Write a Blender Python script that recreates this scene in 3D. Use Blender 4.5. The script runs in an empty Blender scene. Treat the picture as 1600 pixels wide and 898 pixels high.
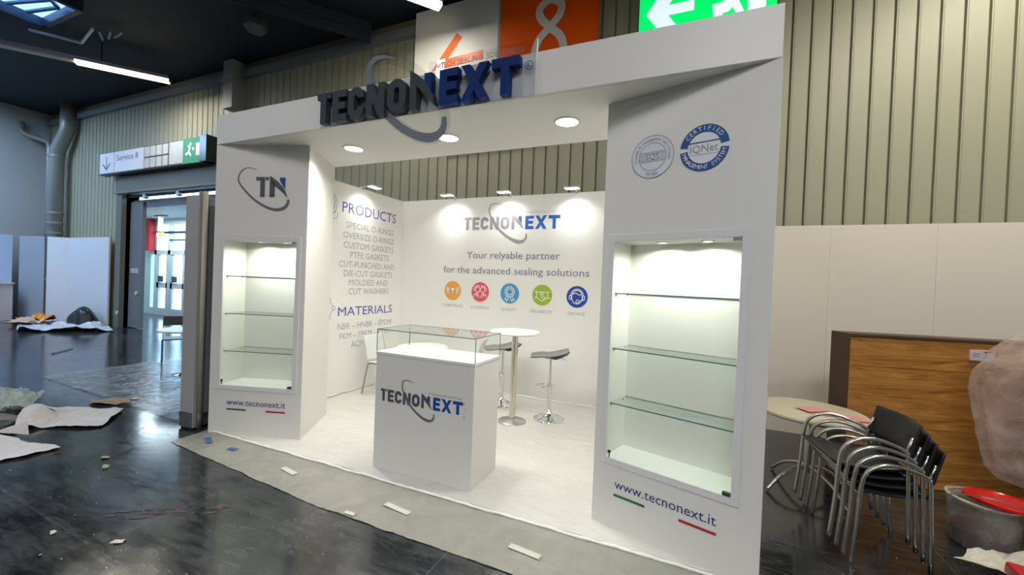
import bpy, math, random
from math import sin, cos, pi, radians, atan2, hypot
from mathutils import Vector, Matrix, noise
random.seed(7)
S = bpy.context.scene
C = S.collection
# ---------------------------------------------------------------- camera
CX, CY, CZ, YAW, PITCH, ROLL, FPX = 4.488, -2.63, 1.673, 0.408, -0.011, 0.04, 637.96
f = Vector((-sin(YAW)*cos(PITCH), cos(YAW)*cos(PITCH), sin(PITCH)))
r0 = Vector((cos(YAW), sin(YAW), 0)); u0 = r0.cross(f)
r = r0*cos(ROLL)+u0*sin(ROLL); u = -r0*sin(ROLL)+u0*cos(ROLL)
cam = bpy.data.cameras.new('camera'); co = bpy.data.objects.new('camera', cam); C.objects.link(co)
co.matrix_world = Matrix(((r.x, u.x, -f.x, CX), (r.y, u.y, -f.y, CY), (r.z, u.z, -f.z, CZ), (0, 0, 0, 1)))
cam.sensor_fit = 'HORIZONTAL'; cam.sensor_width = 36; cam.lens = FPX/1600*36; cam.clip_start = .05; cam.clip_end = 200
S.camera = co
# ---------------------------------------------------------------- world (cold daylight outside the hall) and exposure
w = bpy.data.worlds.new('daylight'); S.world = w; w.use_nodes = True
bg = w.node_tree.nodes['Background']; bg.inputs[0].default_value = (.40, .68, 1.0, 1); bg.inputs[1].default_value = 6.0
S.view_settings.view_transform = 'Standard'; S.view_settings.look = 'None'
S.view_settings.exposure = 0.0; S.view_settings.gamma = 1; S.view_settings.use_curve_mapping = False
S.cycles.max_bounces = 8; S.cycles.diffuse_bounces = 4; S.cycles.glossy_bounces = 4
S.cycles.transparent_max_bounces = 16; S.cycles.transmission_bounces = 6
S.cycles.caustics_reflective = False; S.cycles.caustics_refractive = False
S.cycles.sample_clamp_indirect = 6
# light levels
HALL_TUBE = 34      # W per area lamp under each hall batten light
DOWN = 18; FLOOD = 3.3; NICHE = 3.6
W = 4.909; ZB, ZT = 2.968, 3.263; D = 2.98; HB = 2.978

def area(name, loc, size, power, col=(1, 1, 1), d=(0, 0, -1), size_y=None, spread=pi, parent=None, shape=None):
    l = bpy.data.lights.new(name, 'AREA'); l.energy = power; l.color = col; l.size = size
    l.shape = shape or ('RECTANGLE' if size_y else 'SQUARE')
    if size_y: l.size_y = size_y
    l.spread = spread
    o = bpy.data.objects.new(name, l); C.objects.link(o); o.location = loc
    o.rotation_euler = Vector(d).to_track_quat('-Z', 'Y').to_euler()
    return o

# ---------------------------------------------------------------- materials
MATS = {}
def mat(name, col, rough=.5, metal=0, spec=.5, emit=None, es=0, alpha=1, bump=None, var=None, coat=0):
    if name in MATS: return MATS[name]
    m = bpy.data.materials.new(name); m.use_nodes = True; nt = m.node_tree; b = nt.nodes['Principled BSDF']
    b.inputs['Base Color'].default_value = (*col, 1); b.inputs['Roughness'].default_value = rough
    b.inputs['Metallic'].default_value = metal; b.inputs['Specular IOR Level'].default_value = spec
    b.inputs['Coat Weight'].default_value = coat
    if emit: b.inputs['Emission Color'].default_value = (*emit, 1); b.inputs['Emission Strength'].default_value = es
    b.inputs['Alpha'].default_value = alpha
    tc = nt.nodes.new('ShaderNodeTexCoord')
    if var:                      # (scale, amount, stretch xyz) subtle mottling of the base colour
        mp = nt.nodes.new('ShaderNodeMapping'); mp.inputs['Scale'].default_value = var[2] if len(var) > 2 else (1, 1, 1)
        n = nt.nodes.new('ShaderNodeTexNoise'); n.inputs['Scale'].default_value = var[0]; n.inputs['Detail'].default_value = 5
        mx = nt.nodes.new('ShaderNodeMix'); mx.data_type = 'RGBA'
        mx.inputs[6].default_value = (*[c*(1-var[1]) for c in col], 1); mx.inputs[7].default_value = (*[min(1, c*(1+var[1])) for c in col], 1)
        nt.links.new(tc.outputs['Object'], mp.inputs[0]); nt.links.new(mp.outputs[0], n.inputs['Vector'])
        nt.links.new(n.outputs[0], mx.inputs[0]); nt.links.new(mx.outputs[2], b.inputs['Base Color'])
    if bump:                     # (scale, strength, distance)
        n = nt.nodes.new('ShaderNodeTexNoise'); n.inputs['Scale'].default_value = bump[0]; n.inputs['Detail'].default_value = 4
        bp = nt.nodes.new('ShaderNodeBump'); bp.inputs['Strength'].default_value = bump[1]; bp.inputs['Distance'].default_value = bump[2]
        nt.links.new(tc.outputs['Object'], n.inputs['Vector']); nt.links.new(n.outputs[0], bp.inputs['Height']); nt.links.new(bp.outputs[0], b.inputs['Normal'])
    MATS[name] = m; return m

def glass(name, tint, edge=False, refl=.08, blend=None):
    if name in MATS: return MATS[name]
    m = bpy.data.materials.new(name); m.use_nodes = True; nt = m.node_tree; nt.nodes.clear()
    o = nt.nodes.new('ShaderNodeOutputMaterial'); t = nt.nodes.new('ShaderNodeBsdfTransparent'); g = nt.nodes.new('ShaderNodeBsdfGlossy')
    t.inputs[0].default_value = (*tint, 1); g.inputs['Roughness'].default_value = .02
    fr = nt.nodes.new('ShaderNodeFresnel'); fr.inputs[0].default_value = 1.45
    mx = nt.nodes.new('ShaderNodeMixShader')
    ge = nt.nodes.new('ShaderNodeNewGeometry'); sb = nt.nodes.new('ShaderNodeMath'); sb.operation = 'SUBTRACT'; sb.inputs[0].default_value = 1
    ml = nt.nodes.new('ShaderNodeMath'); ml.operation = 'MULTIPLY'; nt.links.new(ge.outputs['Backfacing'], sb.inputs[1])
    nt.links.new(sb.outputs[0], ml.inputs[0]); nt.links.new(fr.outputs[0], ml.inputs[1])
    nt.links.new(ml.outputs[0], mx.inputs[0]); nt.links.new(t.outputs[0], mx.inputs[1]); nt.links.new(g.outputs[0], mx.inputs[2])
    nt.links.new(mx.outputs[0], o.inputs[0]); MATS[name] = m; return m

def film(name, col, opac, rough=.2, scale=6, dist=.02, streak=.25):
    """translucent plastic sheet: part see-through, part milky, wrinkled"""
    if name in MATS: return MATS[name]
    m = bpy.data.materials.new(name); m.use_nodes = True; nt = m.node_tree; b = nt.nodes['Principled BSDF']
    b.inputs['Base Color'].default_value = (*col, 1); b.inputs['Roughness'].default_value = rough
    tc = nt.nodes.new('ShaderNodeTexCoord'); n = nt.nodes.new('ShaderNodeTexNoise'); n.inputs['Scale'].default_value = scale
    n.inputs['Detail'].default_value = 6; n.inputs['Distortion'].default_value = 1.5
    bp = nt.nodes.new('ShaderNodeBump'); bp.inputs['Strength'].default_value = .8; bp.inputs['Distance'].default_value = dist
    mr = nt.nodes.new('ShaderNodeMapRange'); mr.inputs[1].default_value = .35; mr.inputs[2].default_value = .65
    mr.inputs[3].default_value = max(0, opac-streak); mr.inputs[4].default_value = min(1, opac+streak)
    nt.links.new(tc.outputs['Object'], n.inputs['Vector']); nt.links.new(n.outputs[0], bp.inputs['Height']); nt.links.new(bp.outputs[0], b.inputs['Normal'])
    nt.links.new(n.outputs[0], mr.inputs[0]); nt.links.new(mr.outputs[0], b.inputs['Alpha'])
    MATS[name] = m; return m

white = mat('white_laminate', (.80, .79, .75), .38)
white_in = mat('white_matt_interior', (.86, .86, .83), .5)
white_trim = mat('white_trim', (.78, .77, .77), .4)
chrome = mat('chrome', (.80, .80, .80), .12, 1)
steel = mat('satin_steel', (.62, .62, .60), .28, 1)
dkmetal = mat('dark_metal', (.10, .10, .09), .35, .8)
greyletter = mat('slate_grey_letter', (.042, .056, .070), .6, spec=.25)
greyprint = mat('grey_print', (.085, .085, .10), .5)
lightprint = mat('light_grey_print', (.36, .36, .38), .5)
midprint = mat('mid_grey_print', (.30, .30, .33), .5)
swoosh_m = mat('swoosh_grey', (.16, .17, .21), .45)
swooshp = mat('swoosh_print', (.15, .15, .175), .5)
blueletter = mat('navy_blue_letter', (.002, .026, .15), .6, spec=.2)
blueprint = mat('blue_print', (.006, .06, .30), .5)
violetp = mat('violet_blue_print', (.10, .10, .42), .5)
navytext = mat('navy_text', (.035, .03, .20), .5)
greenp = mat('green_print', (.01, .16, .065), .5)
redp = mat('red_print', (.42, .012, .035), .5)
glass_c = glass('clear_glass', (.985, .995, .99))
glass_s = glass('shelf_glass', (.965, .99, .975))
edge_g = mat('green_glass_edge', (.10, .27, .21), .15)
paintgrey = mat('grey_paint', (.23, .235, .235), .45)
black = mat('black_plastic', (.012, .013, .015), .38)
lampw = mat('lamp_diffuser', (1, 1, 1), .5, emit=(1, .97, .93), es=9)

# ---------------------------------------------------------------- mesh building
class MB:
    def __init__(s): s.v = []; s.f = []; s.m = []; s.mi = 0
    def add(s, vs, fs):
        n = len(s.v); s.v += [tuple(p) for p in vs]; s.f += [tuple(i+n for i in q) for q in fs]; s.m += [s.mi]*len(fs); return s
    def box(s, x0, x1, y0, y1, z0, z1, M=None):
        vs = [(x, y, z) for z in (z0, z1) for y in (y0, y1) for x in (x0, x1)]
        if M: vs = [M @ Vector(p) for p in vs]
        return s.add(vs, [(0, 2, 3, 1), (4, 5, 7, 6), (0, 1, 5, 4), (2, 6, 7, 3), (0, 4, 6, 2), (1, 3, 7, 5)])
    def prism(s, poly, z0, z1):
        n = len(poly)
        a = sum(poly[i][0]*poly[(i+1) % n][1]-poly[(i+1) % n][0]*poly[i][1] for i in range(n))
        if a < 0: poly = poly[::-1]
        vs = [(x, y, z0) for x, y in poly]+[(x, y, z1) for x, y in poly]
        return s.add(vs, [tuple(range(n))[::-1], tuple(range(n, 2*n))]+[(i, (i+1) % n, n+(i+1) % n, n+i) for i in range(n)])
    def lathe(s, prof, c=(0, 0), n=32, M=None):
        vs = []
        for rr, z in prof:
            for k in range(n):
                a = 2*pi*k/n; vs.append((c[0]+rr*cos(a), c[1]+rr*sin(a), z))
        if M: vs = [M @ Vector(p) for p in vs]
        fs = [(i*n+k, i*n+(k+1) % n, (i+1)*n+(k+1) % n, (i+1)*n+k) for i in range(len(prof)-1) for k in range(n)]
        return s.add(vs, fs)
    def tube(s, path, rad, n=10, closed=False):
        P = [Vector(p) for p in path]; m = len(P); R = rad if isinstance(rad, (list, tuple)) else [rad]*m
        T = []
        for i in range(m):
            if closed: t = P[(i+1) % m]-P[i-1]
            else: t = P[min(i+1, m-1)]-P[max(i-1, 0)]
            T.append(t.normalized())
        a = Vector((0, 0, 1)) if abs(T[0].z) < .9 else Vector((1, 0, 0))
        nn = (a-T[0]*a.dot(T[0])).normalized(); vs = []
        for i in range(m):
            nn = (nn-T[i]*nn.dot(T[i])).normalized(); bb = T[i].cross(nn)
            for k in range(n):
                q = 2*pi*k/n; vs.append(P[i]+(nn*cos(q)+bb*sin(q))*R[i])
        fs = []
        for i in range(m if closed else m-1):
            j = (i+1) % m
            for k in range(n): fs.append((i*n+k, i*n+(k+1) % n, j*n+(k+1) % n, j*n+k))
        if not closed: fs += [tuple(range(n))[::-1], tuple(range((m-1)*n, m*n))]
        return s.add(vs, fs)
    def grid(s, fn, nu, nv, thick=0):
        vs = [fn(i/nu, j/nv) for j in range(nv+1) for i in range(nu+1)]
        fs = [(j*(nu+1)+i, j*(nu+1)+i+1, (j+1)*(nu+1)+i+1, (j+1)*(nu+1)+i) for j in range(nv) for i in range(nu)]
        return s.add(vs, fs)
    def build(s, name, m, parent=None, smooth=False, bevel=0, sub=0, solid=0):
        me = bpy.data.meshes.new(name); me.from_pydata([tuple(p) for p in s.v], [], s.f); me.validate()
        for q in (m if isinstance(m, (list, tuple)) else [m]): me.materials.append(q)
        if isinstance(m, (list, tuple)) and len(me.polygons) == len(s.m): me.polygons.foreach_set('material_index', s.m)
        if smooth: me.polygons.foreach_set('use_smooth', [True]*len(me.polygons))
        if smooth == 'auto':
            try: me.set_sharp_from_angle(angle=radians(35))
            except Exception: pass
        me.update()
        o = bpy.data.objects.new(name, me); C.objects.link(o)
        if parent: o.parent = parent
        if solid: q = o.modifiers.new('solid', 'SOLIDIFY'); q.thickness = solid; q.offset = 0
        if bevel: q = o.modifiers.new('bevel', 'BEVEL'); q.width = bevel; q.segments = 2; q.limit_method = 'ANGLE'
        if sub: q = o.modifiers.new('sub', 'SUBSURF'); q.levels = sub; q.render_levels = sub
        return o

def smooth_path(pts, n=8, closed=False):
    P = [Vector(p) for p in pts]; out = []; m = len(P)
    for i in range(m if closed else m-1):
        if closed: a, b, c, d = P[i-1], P[i], P[(i+1) % m], P[(i+2) % m]
        else: a, b, c, d = P[max(i-1, 0)], P[i], P[i+1], P[min(i+2, m-1)]
        for k in range(n):
            t = k/n
            out.append(.5*((2*b)+(c-a)*t+(2*a-5*b+4*c-d)*t*t+(-a+3*b-3*c+d)*t**3))
    if not closed: out.append(P[-1])
    return out

def thing(name, label, cat, loc=(0, 0, 0), rz=0, group=None):
    o = bpy.data.objects.new(name, None); o.empty_display_size = .1; C.objects.link(o); o.location = loc; o.rotation_euler = (0, 0, rz)
    return tag(o, label, cat, group)
def tag(o, label, cat, group=None):
    o['label'] = label; o['category'] = cat
    if group: o['group'] = group
    return o
def struct(o): o['kind'] = 'structure'; return o
def bx(name, x0, x1, y0, y1, z0, z1, m, parent=None, bevel=0):
    return MB().box(x0, x1, y0, y1, z0, z1).build(name, m, parent, bevel=bevel)

# ---------------------------------------------------------------- flat prints and extruded letters on a plane
class Ink:
    """2D shapes (u right, v up) put on a plane; depth 0 = flat print"""
    def __init__(s, O, U, depth=0, V=(0, 0, 1), lift=.0025):
        s.O = Vector(O); s.U = Vector(U).normalized(); s.V = Vector(V).normalized(); s.N = s.U.cross(s.V)
        s.mb = MB(); s.d = depth; s.lift = lift
    def p(s, q, w=0): return s.O+s.U*q[0]+s.V*q[1]+s.N*w
    def poly(s, pts):
        n = len(pts); a = sum(pts[i][0]*pts[(i+1) % n][1]-pts[(i+1) % n][0]*pts[i][1] for i in range(n))
        if a < 0: pts = pts[::-1]
        w1 = s.lift+s.d
        if s.d == 0: s.mb.add([s.p(q, w1) for q in pts], [tuple(range(n))]); return s
        s.mb.add([s.p(q, s.lift) for q in pts]+[s.p(q, w1) for q in pts],
                 [tuple(range(n))[::-1], tuple(range(n, 2*n))]+[(i, (i+1) % n, n+(i+1) % n, n+i) for i in range(n)])
        return s
    def strip(s, pts, wd, closed=False):
        m = len(pts); Wd = wd if isinstance(wd, (list, tuple)) else [wd]*m; L = []; R = []
        for i in range(m):
            a = pts[i-1] if (closed or i > 0) else None; b = pts[(i+1) % m] if (closed or i < m-1) else None; c = pts[i]
            d1 = Vector((c[0]-a[0], c[1]-a[1])).normalized() if a else None
            d2 = Vector((b[0]-c[0], b[1]-c[1])).normalized() if b else None
            if d1 is None: d1 = d2
            if d2 is None: d2 = d1
            t = (d1+d2); t = t.normalized() if t.length > 1e-6 else d1
            nrm = Vector((-t.y, t.x)); k = Wd[i]/2/max(.4, nrm.dot(Vector((-d1.y, d1.x))))
            L.append((c[0]+nrm.x*k, c[1]+nrm.y*k)); R.append((c[0]-nrm.x*k, c[1]-nrm.y*k))
        w1 = s.lift+s.d
        q = m if closed else m-1
        vs = [s.p(x, w1) for x in L]+[s.p(x, w1) for x in R]
        fs = [(i, m+i, m+(i+1) % m, (i+1) % m) for i in range(q)]
        if s.d:
            vs += [s.p(x, s.lift) for x in L]+[s.p(x, s.lift) for x in R]
            for i in range(q):
                j = (i+1) % m
                fs += [(2*m+i, i, j, 2*m+j), (m+i, 3*m+i, 3*m+j, m+j), (2*m+i, 2*m+j, 3*m+j, 3*m+i)]
            if not closed: fs += [(0, 2*m, 3*m, m), (m-1, 2*m-1, 4*m-1, 3*m-1)]
        s.mb.add(vs, fs); return s
    def disc(s, c, r, n=40, r2=None):
        return s.poly([(c[0]+r*cos(2*pi*k/n), c[1]+(r2 or r)*sin(2*pi*k/n)) for k in range(n)])
    def ring(s, c, r, wd, a0=0, a1=360, n=48):
        full = abs(a1-a0) >= 360; k = n if full else n+1
        return s.strip([(c[0]+r*cos(radians(a0+(a1-a0)*i/n)), c[1]+r*sin(radians(a0+(a1-a0)*i/n))) for i in range(k)], wd, full)
    def text(s, t, u0, u1, v, cap, slant=0):
        vs, fs, (x0, x1) = glyphs(t)
        sx = (u1-u0)/(x1-x0); sy = cap/.682
        w1 = s.lift+s.d
        s.mb.add([s.p((u0+(x-x0)*sx, v+y*sy), w1) for x, y in vs], fs); return s
    def arctext(s, t, c, r, a0, a1, cap, inside=False):
        """characters on a circle from angle a0 to a1 (deg)"""
        n = len(t)
        for i, ch in enumerate(t):
            if ch == ' ': continue
            a = radians(a0+(a1-a0)*(i+.5)/n); vs, fs, (x0, x1) = glyphs(ch); k = cap/.682
            xc = (x0+x1)/2; out = Vector((cos(a), sin(a))); tg = Vector((sin(a), -cos(a)))
            if inside: out = -out; tg = -tg
            q = []
            for x, y in vs:
                P = Vector(c)+Vector((cos(a), sin(a)))*r+tg*(x-xc)*k+out*(y*k-cap/2); q.append(s.p(P, s.lift))
            s.mb.add(q, fs)
        return s
    def out(s, name, m, parent): return s.mb.build(name, m, parent)
_G = {}
def glyphs(t):
    if t in _G: return _G[t]
    c = bpy.data.curves.new('t', 'FONT'); c.body = t; c.resolution_u = 2
    o = bpy.data.objects.new('t', c); me = bpy.data.meshes.new_from_object(o)
    vs = [(v.co.x, v.co.y) for v in me.vertices]; fs = [tuple(p.vertices) for p in me.polygons]
    bpy.data.objects.remove(o); bpy.data.curves.remove(c); bpy.data.meshes.remove(me)
    xs = [a for a, b in vs]; _G[t] = (vs, fs, (min(xs), max(xs))); return _G[t]

# letters of the company logo in its own wide, squared style; unit = cap height
def letter(ink, ch, x, y, w, h):
    t = .25*h
    q = lambda pts: ink.poly([(x+a*w, y+b*h) for a, b in pts])
    tw = t/w; th = t/h
    if ch == 'T1':      # T whose right arm is a separate small square
        q([(0, 1), (.66, 1), (.66, 0), (.66-tw, 0), (.66-tw, 1-th*.78), (0, 1-th*.78)]) if ink.d == 0 else (q([(0, 1), (.66, 1), (.66, 1-th*.78), (0, 1-th*.78)]), q([(.66-tw, 1-th*.78), (.66, 1-th*.78), (.66, 0), (.66-tw, 0)]))
        q([(.72, 1), (1, 1), (1, 1-th*.78), (.72, 1-th*.78)])
    elif ch == 'T':
        q([(0, 1), (1, 1), (1, 1-th), (0, 1-th)]); q([(.5-tw/2, 1-th), (.5+tw/2, 1-th), (.5+tw/2, 0), (.5-tw/2, 0)])
    elif ch == 'E':
        q([(0, 0), (tw, 0), (tw, 1), (0, 1)])
        for b in (0, .5-th*.42, 1-th*.9): q([(tw, b), (1 if b != .5-th*.42 else .92, b), (1 if b != .5-th*.42 else .92, b+th*.9), (tw, b+th*.9)])
    elif ch in 'CO':
        pts = []; rx, ry = (w-t)/2, (h-t)/2; cx, cy = x+w/2, y+h/2; cr = min(rx, ry)*.98
        for k, (sx, sy) in enumerate(((1, 1), (-1, 1), (-1, -1), (1, -1))):
            for i in range(7):
                a = pi/2*k+pi/2*i/6; pts.append((cx+sx*(rx-cr)+cr*cos(a), cy+sy*(ry-cr)+cr*sin(a)))
        if ch == 'O': ink.strip(pts, t, True)
        else: ink.strip([(cx+rx, cy+ry*.40)]+pts[0:]+[(cx+rx, cy-ry*.40)], t)
    elif ch == 'N':
        g = 1-tw*1.05; yb = tw/g
        q([(0, 0), (tw, 0), (tw, 1-yb), (g, 0), (1, 0), (1, 1), (1-tw, 1), (1-tw, yb), (1-g, 1), (0, 1)])
    elif ch == 'X':
        e = tw*1.1; dy = e/2/(1-e)       # one outline, both diagonals
        q([(0, 0), (e, 0), (.5, .5-dy), (1-e, 0), (1, 0), (.5+e/2, .5), (1, 1), (1-e, 1), (.5, .5+dy), (e, 1), (0, 1), (.5-e/2, .5)])
    elif ch == 'I': q([(0, 0), (1, 0), (1, 1), (0, 1)])

def oval(t0, t1, w0, w1, wm, u0, v0, k, n=30, cen=(.475, .07), ab=(.25, .108), ang=42):
    d = (cos(radians(ang)), -sin(radians(ang))); p = (sin(radians(ang)), cos(radians(ang))); P = []; Wd = []
    for i in range(n+1):
        s_ = i/n; th = radians(t0+(t1-t0)*s_)
        x = cen[0]+ab[0]*cos(th)*d[0]+ab[1]*sin(th)*p[0]; y = cen[1]+ab[0]*cos(th)*d[1]+ab[1]*sin(th)*p[1]
        P.append((u0+x*k, v0+y*k)); wd = w0+(wm-w0)*min(1, s_/.75) if s_ < .75 else wm+(w1-wm)*(s_-.75)/.25
        Wd.append(max(.001, wd*k))
    return P, Wd
LOGO = [('T1', 0, .082), ('E', .094, .080), ('C', .186, .088), ('N', .289, .098), ('O', .402, .096)]
LOGO2 = [('E', .660, .084), ('X', .758, .116), ('T', .888, .112)]
def logo(make, u0, v0, k, mg, mbl, ms, parent, H=.134, sep=False, swm=None):
    """make() -> new Ink ; k = total width"""
    def emit(parts, m, nm):
        if sep:
            for fn in parts: i = make(); fn(i); i.out(nm, m, parent)
        else:
            i = make(); [fn(i) for fn in parts]; i.out(nm, m, parent)
    h = H*k
    L = lambda c, x, ww: (lambda i: letter(i, c, u0+x*k, v0, ww*k, h))
    def nstem(i): i.poly([(u0+.518*k, v0), (u0+.550*k, v0), (u0+.550*k, v0+h*.78), (u0+.518*k, v0+h*1.16)])
    def ndiag(i):
        i.strip([(u0+x*k, v0+y*h) for x, y in ((.519, 1.14), (.540, .96), (.568, .74), (.598, .50), (.622, .27), (.640, .03))],
                [.006*k, .026*k, .036*k, .034*k, .022*k, .004*k])
    def blues(i): i.poly([(u0+.588*k, v0+h*.80), (u0+.588*k, v0+h), (u0+.622*k, v0+h), (u0+.622*k, v0+h*.40)])
    nm = 'letter' if sep else 'logo_lettering'
    emit([L(*a) for a in LOGO], mg, nm)
    if sep:
        def both(i): nstem(i); i.d += .002; ndiag(i)
        emit([both], mg, nm)
    else:
        emit([nstem], mg, nm); i = make(); i.lift += .0012; ndiag(i); i.out(nm, mg, parent)
    emit([L(*a) for a in LOGO2]+[blues], mbl, nm)
    i = make()
    if sep: i.d *= .35
    else: i.lift += .0024
    P, Wd = oval(125, 388, .005 if sep else .003, .012, .027, u0, v0, k)
    if sep: Wd = [k*(.004+.018*min(1, j/5)+.012*min(1, j/22))*(1 if j < 24 else 1-.55*(j-24)/6) for j in range(len(P))]
    i.strip(P, Wd); i.out('oval_ring', ms, parent)

# ================================================================= HALL SHELL
# floor
mf = bpy.data.materials.new('black_hall_floor'); mf.use_nodes = True; nt = mf.node_tree; b = nt.nodes['Principled BSDF']; b.inputs['IOR'].default_value = 1.72
tc = nt.nodes.new('ShaderNodeTexCoord')
def N(t, **k):
    n = nt.nodes.new(t)
    for a, v in k.items():
        try: n.inputs[a].default_value = v
        except Exception: setattr(n, a, v)
    return n
n1 = N('ShaderNodeTexNoise', Scale=1.3, Detail=8.0, Roughness=.65); n2 = N('ShaderNodeTexNoise', Scale=9.0, Detail=8.0, Roughness=.7, Distortion=1.0)
mpf = nt.nodes.new('ShaderNodeMapping'); mpf.inputs['Scale'].default_value = (.5, 2.2, 1); mpf.inputs['Rotation'].default_value = (0, 0, .5)
cr = nt.nodes.new('ShaderNodeValToRGB'); cr.color_ramp.elements[0].position = .47; cr.color_ramp.elements[1].position = .95
cr.color_ramp.elements[0].color = (.007, .009, .011, 1); cr.color_ramp.elements[1].color = (.15, .155, .16, 1)
mul = N('ShaderNodeMath'); mul.operation = 'MULTIPLY'; ad = N('ShaderNodeMath'); ad.operation = 'MULTIPLY_ADD'; ad.inputs[1].default_value = .55; ad.inputs[2].default_value = .0
nt.links.new(tc.outputs['Object'], n1.inputs['Vector']); nt.links.new(tc.outputs['Object'], mpf.inputs[0]); nt.links.new(mpf.outputs[0], n2.inputs['Vector'])
a2 = N('ShaderNodeMath'); a2.operation = 'ADD'
nt.links.new(n1.outputs[0], ad.inputs[0]); nt.links.new(n2.outputs[0], mul.inputs[0]); mul.inputs[1].default_value = .52
nt.links.new(ad.outputs[0], a2.inputs[0]); nt.links.new(mul.outputs[0], a2.inputs[1])
# faint seams of the floor sheets
br = nt.nodes.new('ShaderNodeTexBrick'); br.inputs['Color1'].default_value = (0, 0, 0, 1); br.inputs['Color2'].default_value = (0, 0, 0, 1); br.inputs['Mortar'].default_value = (1, 1, 1, 1)
br.inputs['Scale'].default_value = 1; br.inputs['Mortar Size'].default_value = .006; br.inputs['Brick Width'].default_value = 1.9; br.inputs['Row Height'].default_value = 1.25
mp2 = nt.nodes.new('ShaderNodeMapping'); mp2.inputs['Rotation'].default_value = (0, 0, .02); mp2.inputs['Location'].default_value = (.6, .1, 0)
nt.links.new(tc.outputs['Object'], mp2.inputs[0]); nt.links.new(mp2.outputs[0], br.inputs['Vector'])
sm = N('ShaderNodeMath'); sm.operation = 'MULTIPLY'; sm.inputs[1].default_value = .10; nt.links.new(br.outputs[0], sm.inputs[0])
a3 = N('ShaderNodeMath'); a3.operation = 'ADD'; nt.links.new(a2.outputs[0], a3.inputs[0]); nt.links.new(sm.outputs[0], a3.inputs[1])
nt.links.new(a3.outputs[0], cr.inputs[0]); nt.links.new(cr.outputs[0], b.inputs['Base Color'])
rr = N('ShaderNodeMapRange'); rr.inputs[1].default_value = .3; rr.inputs[2].default_value = .8; rr.inputs[3].default_value = .07; rr.inputs[4].default_value = .24
nt.links.new(a2.outputs[0], rr.inputs[0]); nt.links.new(rr.outputs[0], b.inputs['Roughness'])
bp = nt.nodes.new('ShaderNodeBump'); bp.inputs['Strength'].default_value = .12; bp.inputs['Distance'].default_value = .003
n3 = N('ShaderNodeTexNoise', Scale=14.0, Detail=3.0); nt.links.new(tc.outputs['Object'], n3.inputs['Vector'])
nt.links.new(n3.outputs[0], bp.inputs['Height']); nt.links.new(bp.outputs[0], b.inputs['Normal'])
struct(bx('floor', -16, 13, -15, 9, -.1, 0, mf))

ceil_m = mat('dark_blue_ceiling', (.004, .011, .019), .7, var=(1.2, .4))
wall_m = mat('grey_wall_paint', (.42, .43, .43), .7, var=(.8, .06))
panel_m = mat('ribbed_cladding', (.375, .375, .275), .45, var=(3, .07, (1, 1, .15)))
groove_m = mat('cladding_backing', (.20, .19, .13), .7)
struct(bx('ceiling', -14.8, 13, -15, 3.9, 6.45, 6.6, ceil_m))
struct(bx('wall_left', -14.8, -14.5, -15, 3.5, 0, 6.45, wall_m))
struct(bx('wall_front', -14.8, 13, -15.2, -15, 0, 6.6, wall_m))
struct(bx('wall_right', 12.8, 13, -15, 3.5, 0, 6.45, wall_m))
DX0, DX1, DZ = -9.95, -4.6, 3.72     # door opening in the hall wall
wb = MB().box(-14.8, DX0, 3.53, 3.8, 0, 6.45).box(DX1, 13, 3.53, 3.8, 0, 6.45).box(DX0, DX1, 3.53, 3.8, DZ+.02, 6.45).build('wall_back', groove_m); struct(wb)
def panel_mesh(z0, z1):
    pr = [(0, .03), (.005, 0), (.014, 0), (.016, .004), (.019, .004), (.021, 0), (.182, 0), (.187, .03)]
    n = len(pr); m = MB(); m.add([(x, y, z) for z in (z0, z1) for x, y in pr], [(i, i+1, n+i+1, n+i) for i in range(n-1)]+[tuple(range(n)), tuple(range(n, 2*n))[::-1]])
    return m
PM = {}
nx = int((12.8+14.4)/.2022)
for i in range(nx):
    x = -14.45+.2022*i
    mid = x+.1
    z0, z1 = (0, 6.12)
    if DX0-.25 < mid < DX1+.1: z0 = DZ+.42
    key = (z0, z1)
    if key not in PM:
        o = panel_mesh(z0, z1).build('cladding_panel', panel_m, wb); PM[key] = o
    else: o = PM[key].copy(); C.objects.link(o); o.parent = wb
    o.location = (x, 3.50, 0)
# capping strip, duct
cap_m = mat('grey_flashing', (.20, .215, .225), .5)
bx('capping_strip', -14.5, 12.8, 3.40, 3.53, 6.08, 6.24, cap_m, wb)
bx('capping_strip', 5.5, 12.8, 3.43, 3.5, 6.24, 6.44, cap_m, wb)
dct = MB().box(-5.35, -5.02, 3.22, 3.5, 5.35, 6.42).box(-5.4, -4.97, 3.2, 3.5, 5.95, 6.02).build('wall_duct', mat('galvanised_grey', (.30, .31, .31), .5)); tag(dct, 'grey sheet metal duct on ribbed wall above the service doorway', 'duct')
bx('capping_strip', .5, 2.4, 3.44, 3.5, 3.88, 3.99, cap_m, wb)

# doorway to the lobby
dm = mat('door_frame_grey', (.17, .175, .155), .5); dm2 = mat('door_leaf_grey', (.19, .20, .215), .5)
d = MB().box(DX0-.28, DX0, 3.42, 3.82, 0, DZ).box(DX0-.28, DX1, 3.40, 3.52, DZ, DZ+.42).build('door_1', dm); struct(d)
bx('door_header', DX0-.28, DX1, 3.37, 3.42, DZ-.02, DZ+.03, mat('door_trim_grey', (.22, .22, .20), .5), d)
bx('door_track', DX0, DX1, 3.55, 3.62, DZ-.10, DZ-.04, mat('track_dark', (.05, .055, .06), .5), d)
for xx in (-8.95, -7.45):
    MB().lathe([(0, -.04), (.07, -.04), (.07, .04), (0, .04)], n=16, M=Matrix.Translation((xx, 3.5, DZ-.12)) @ Matrix.Rotation(pi/2, 4, 'X')).build('track_roller', steel, d, smooth='auto')
bx('side_leaf', DX0+.06, -9.28, 3.60, 3.68, .02, DZ-.22, dm2, d)
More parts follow.
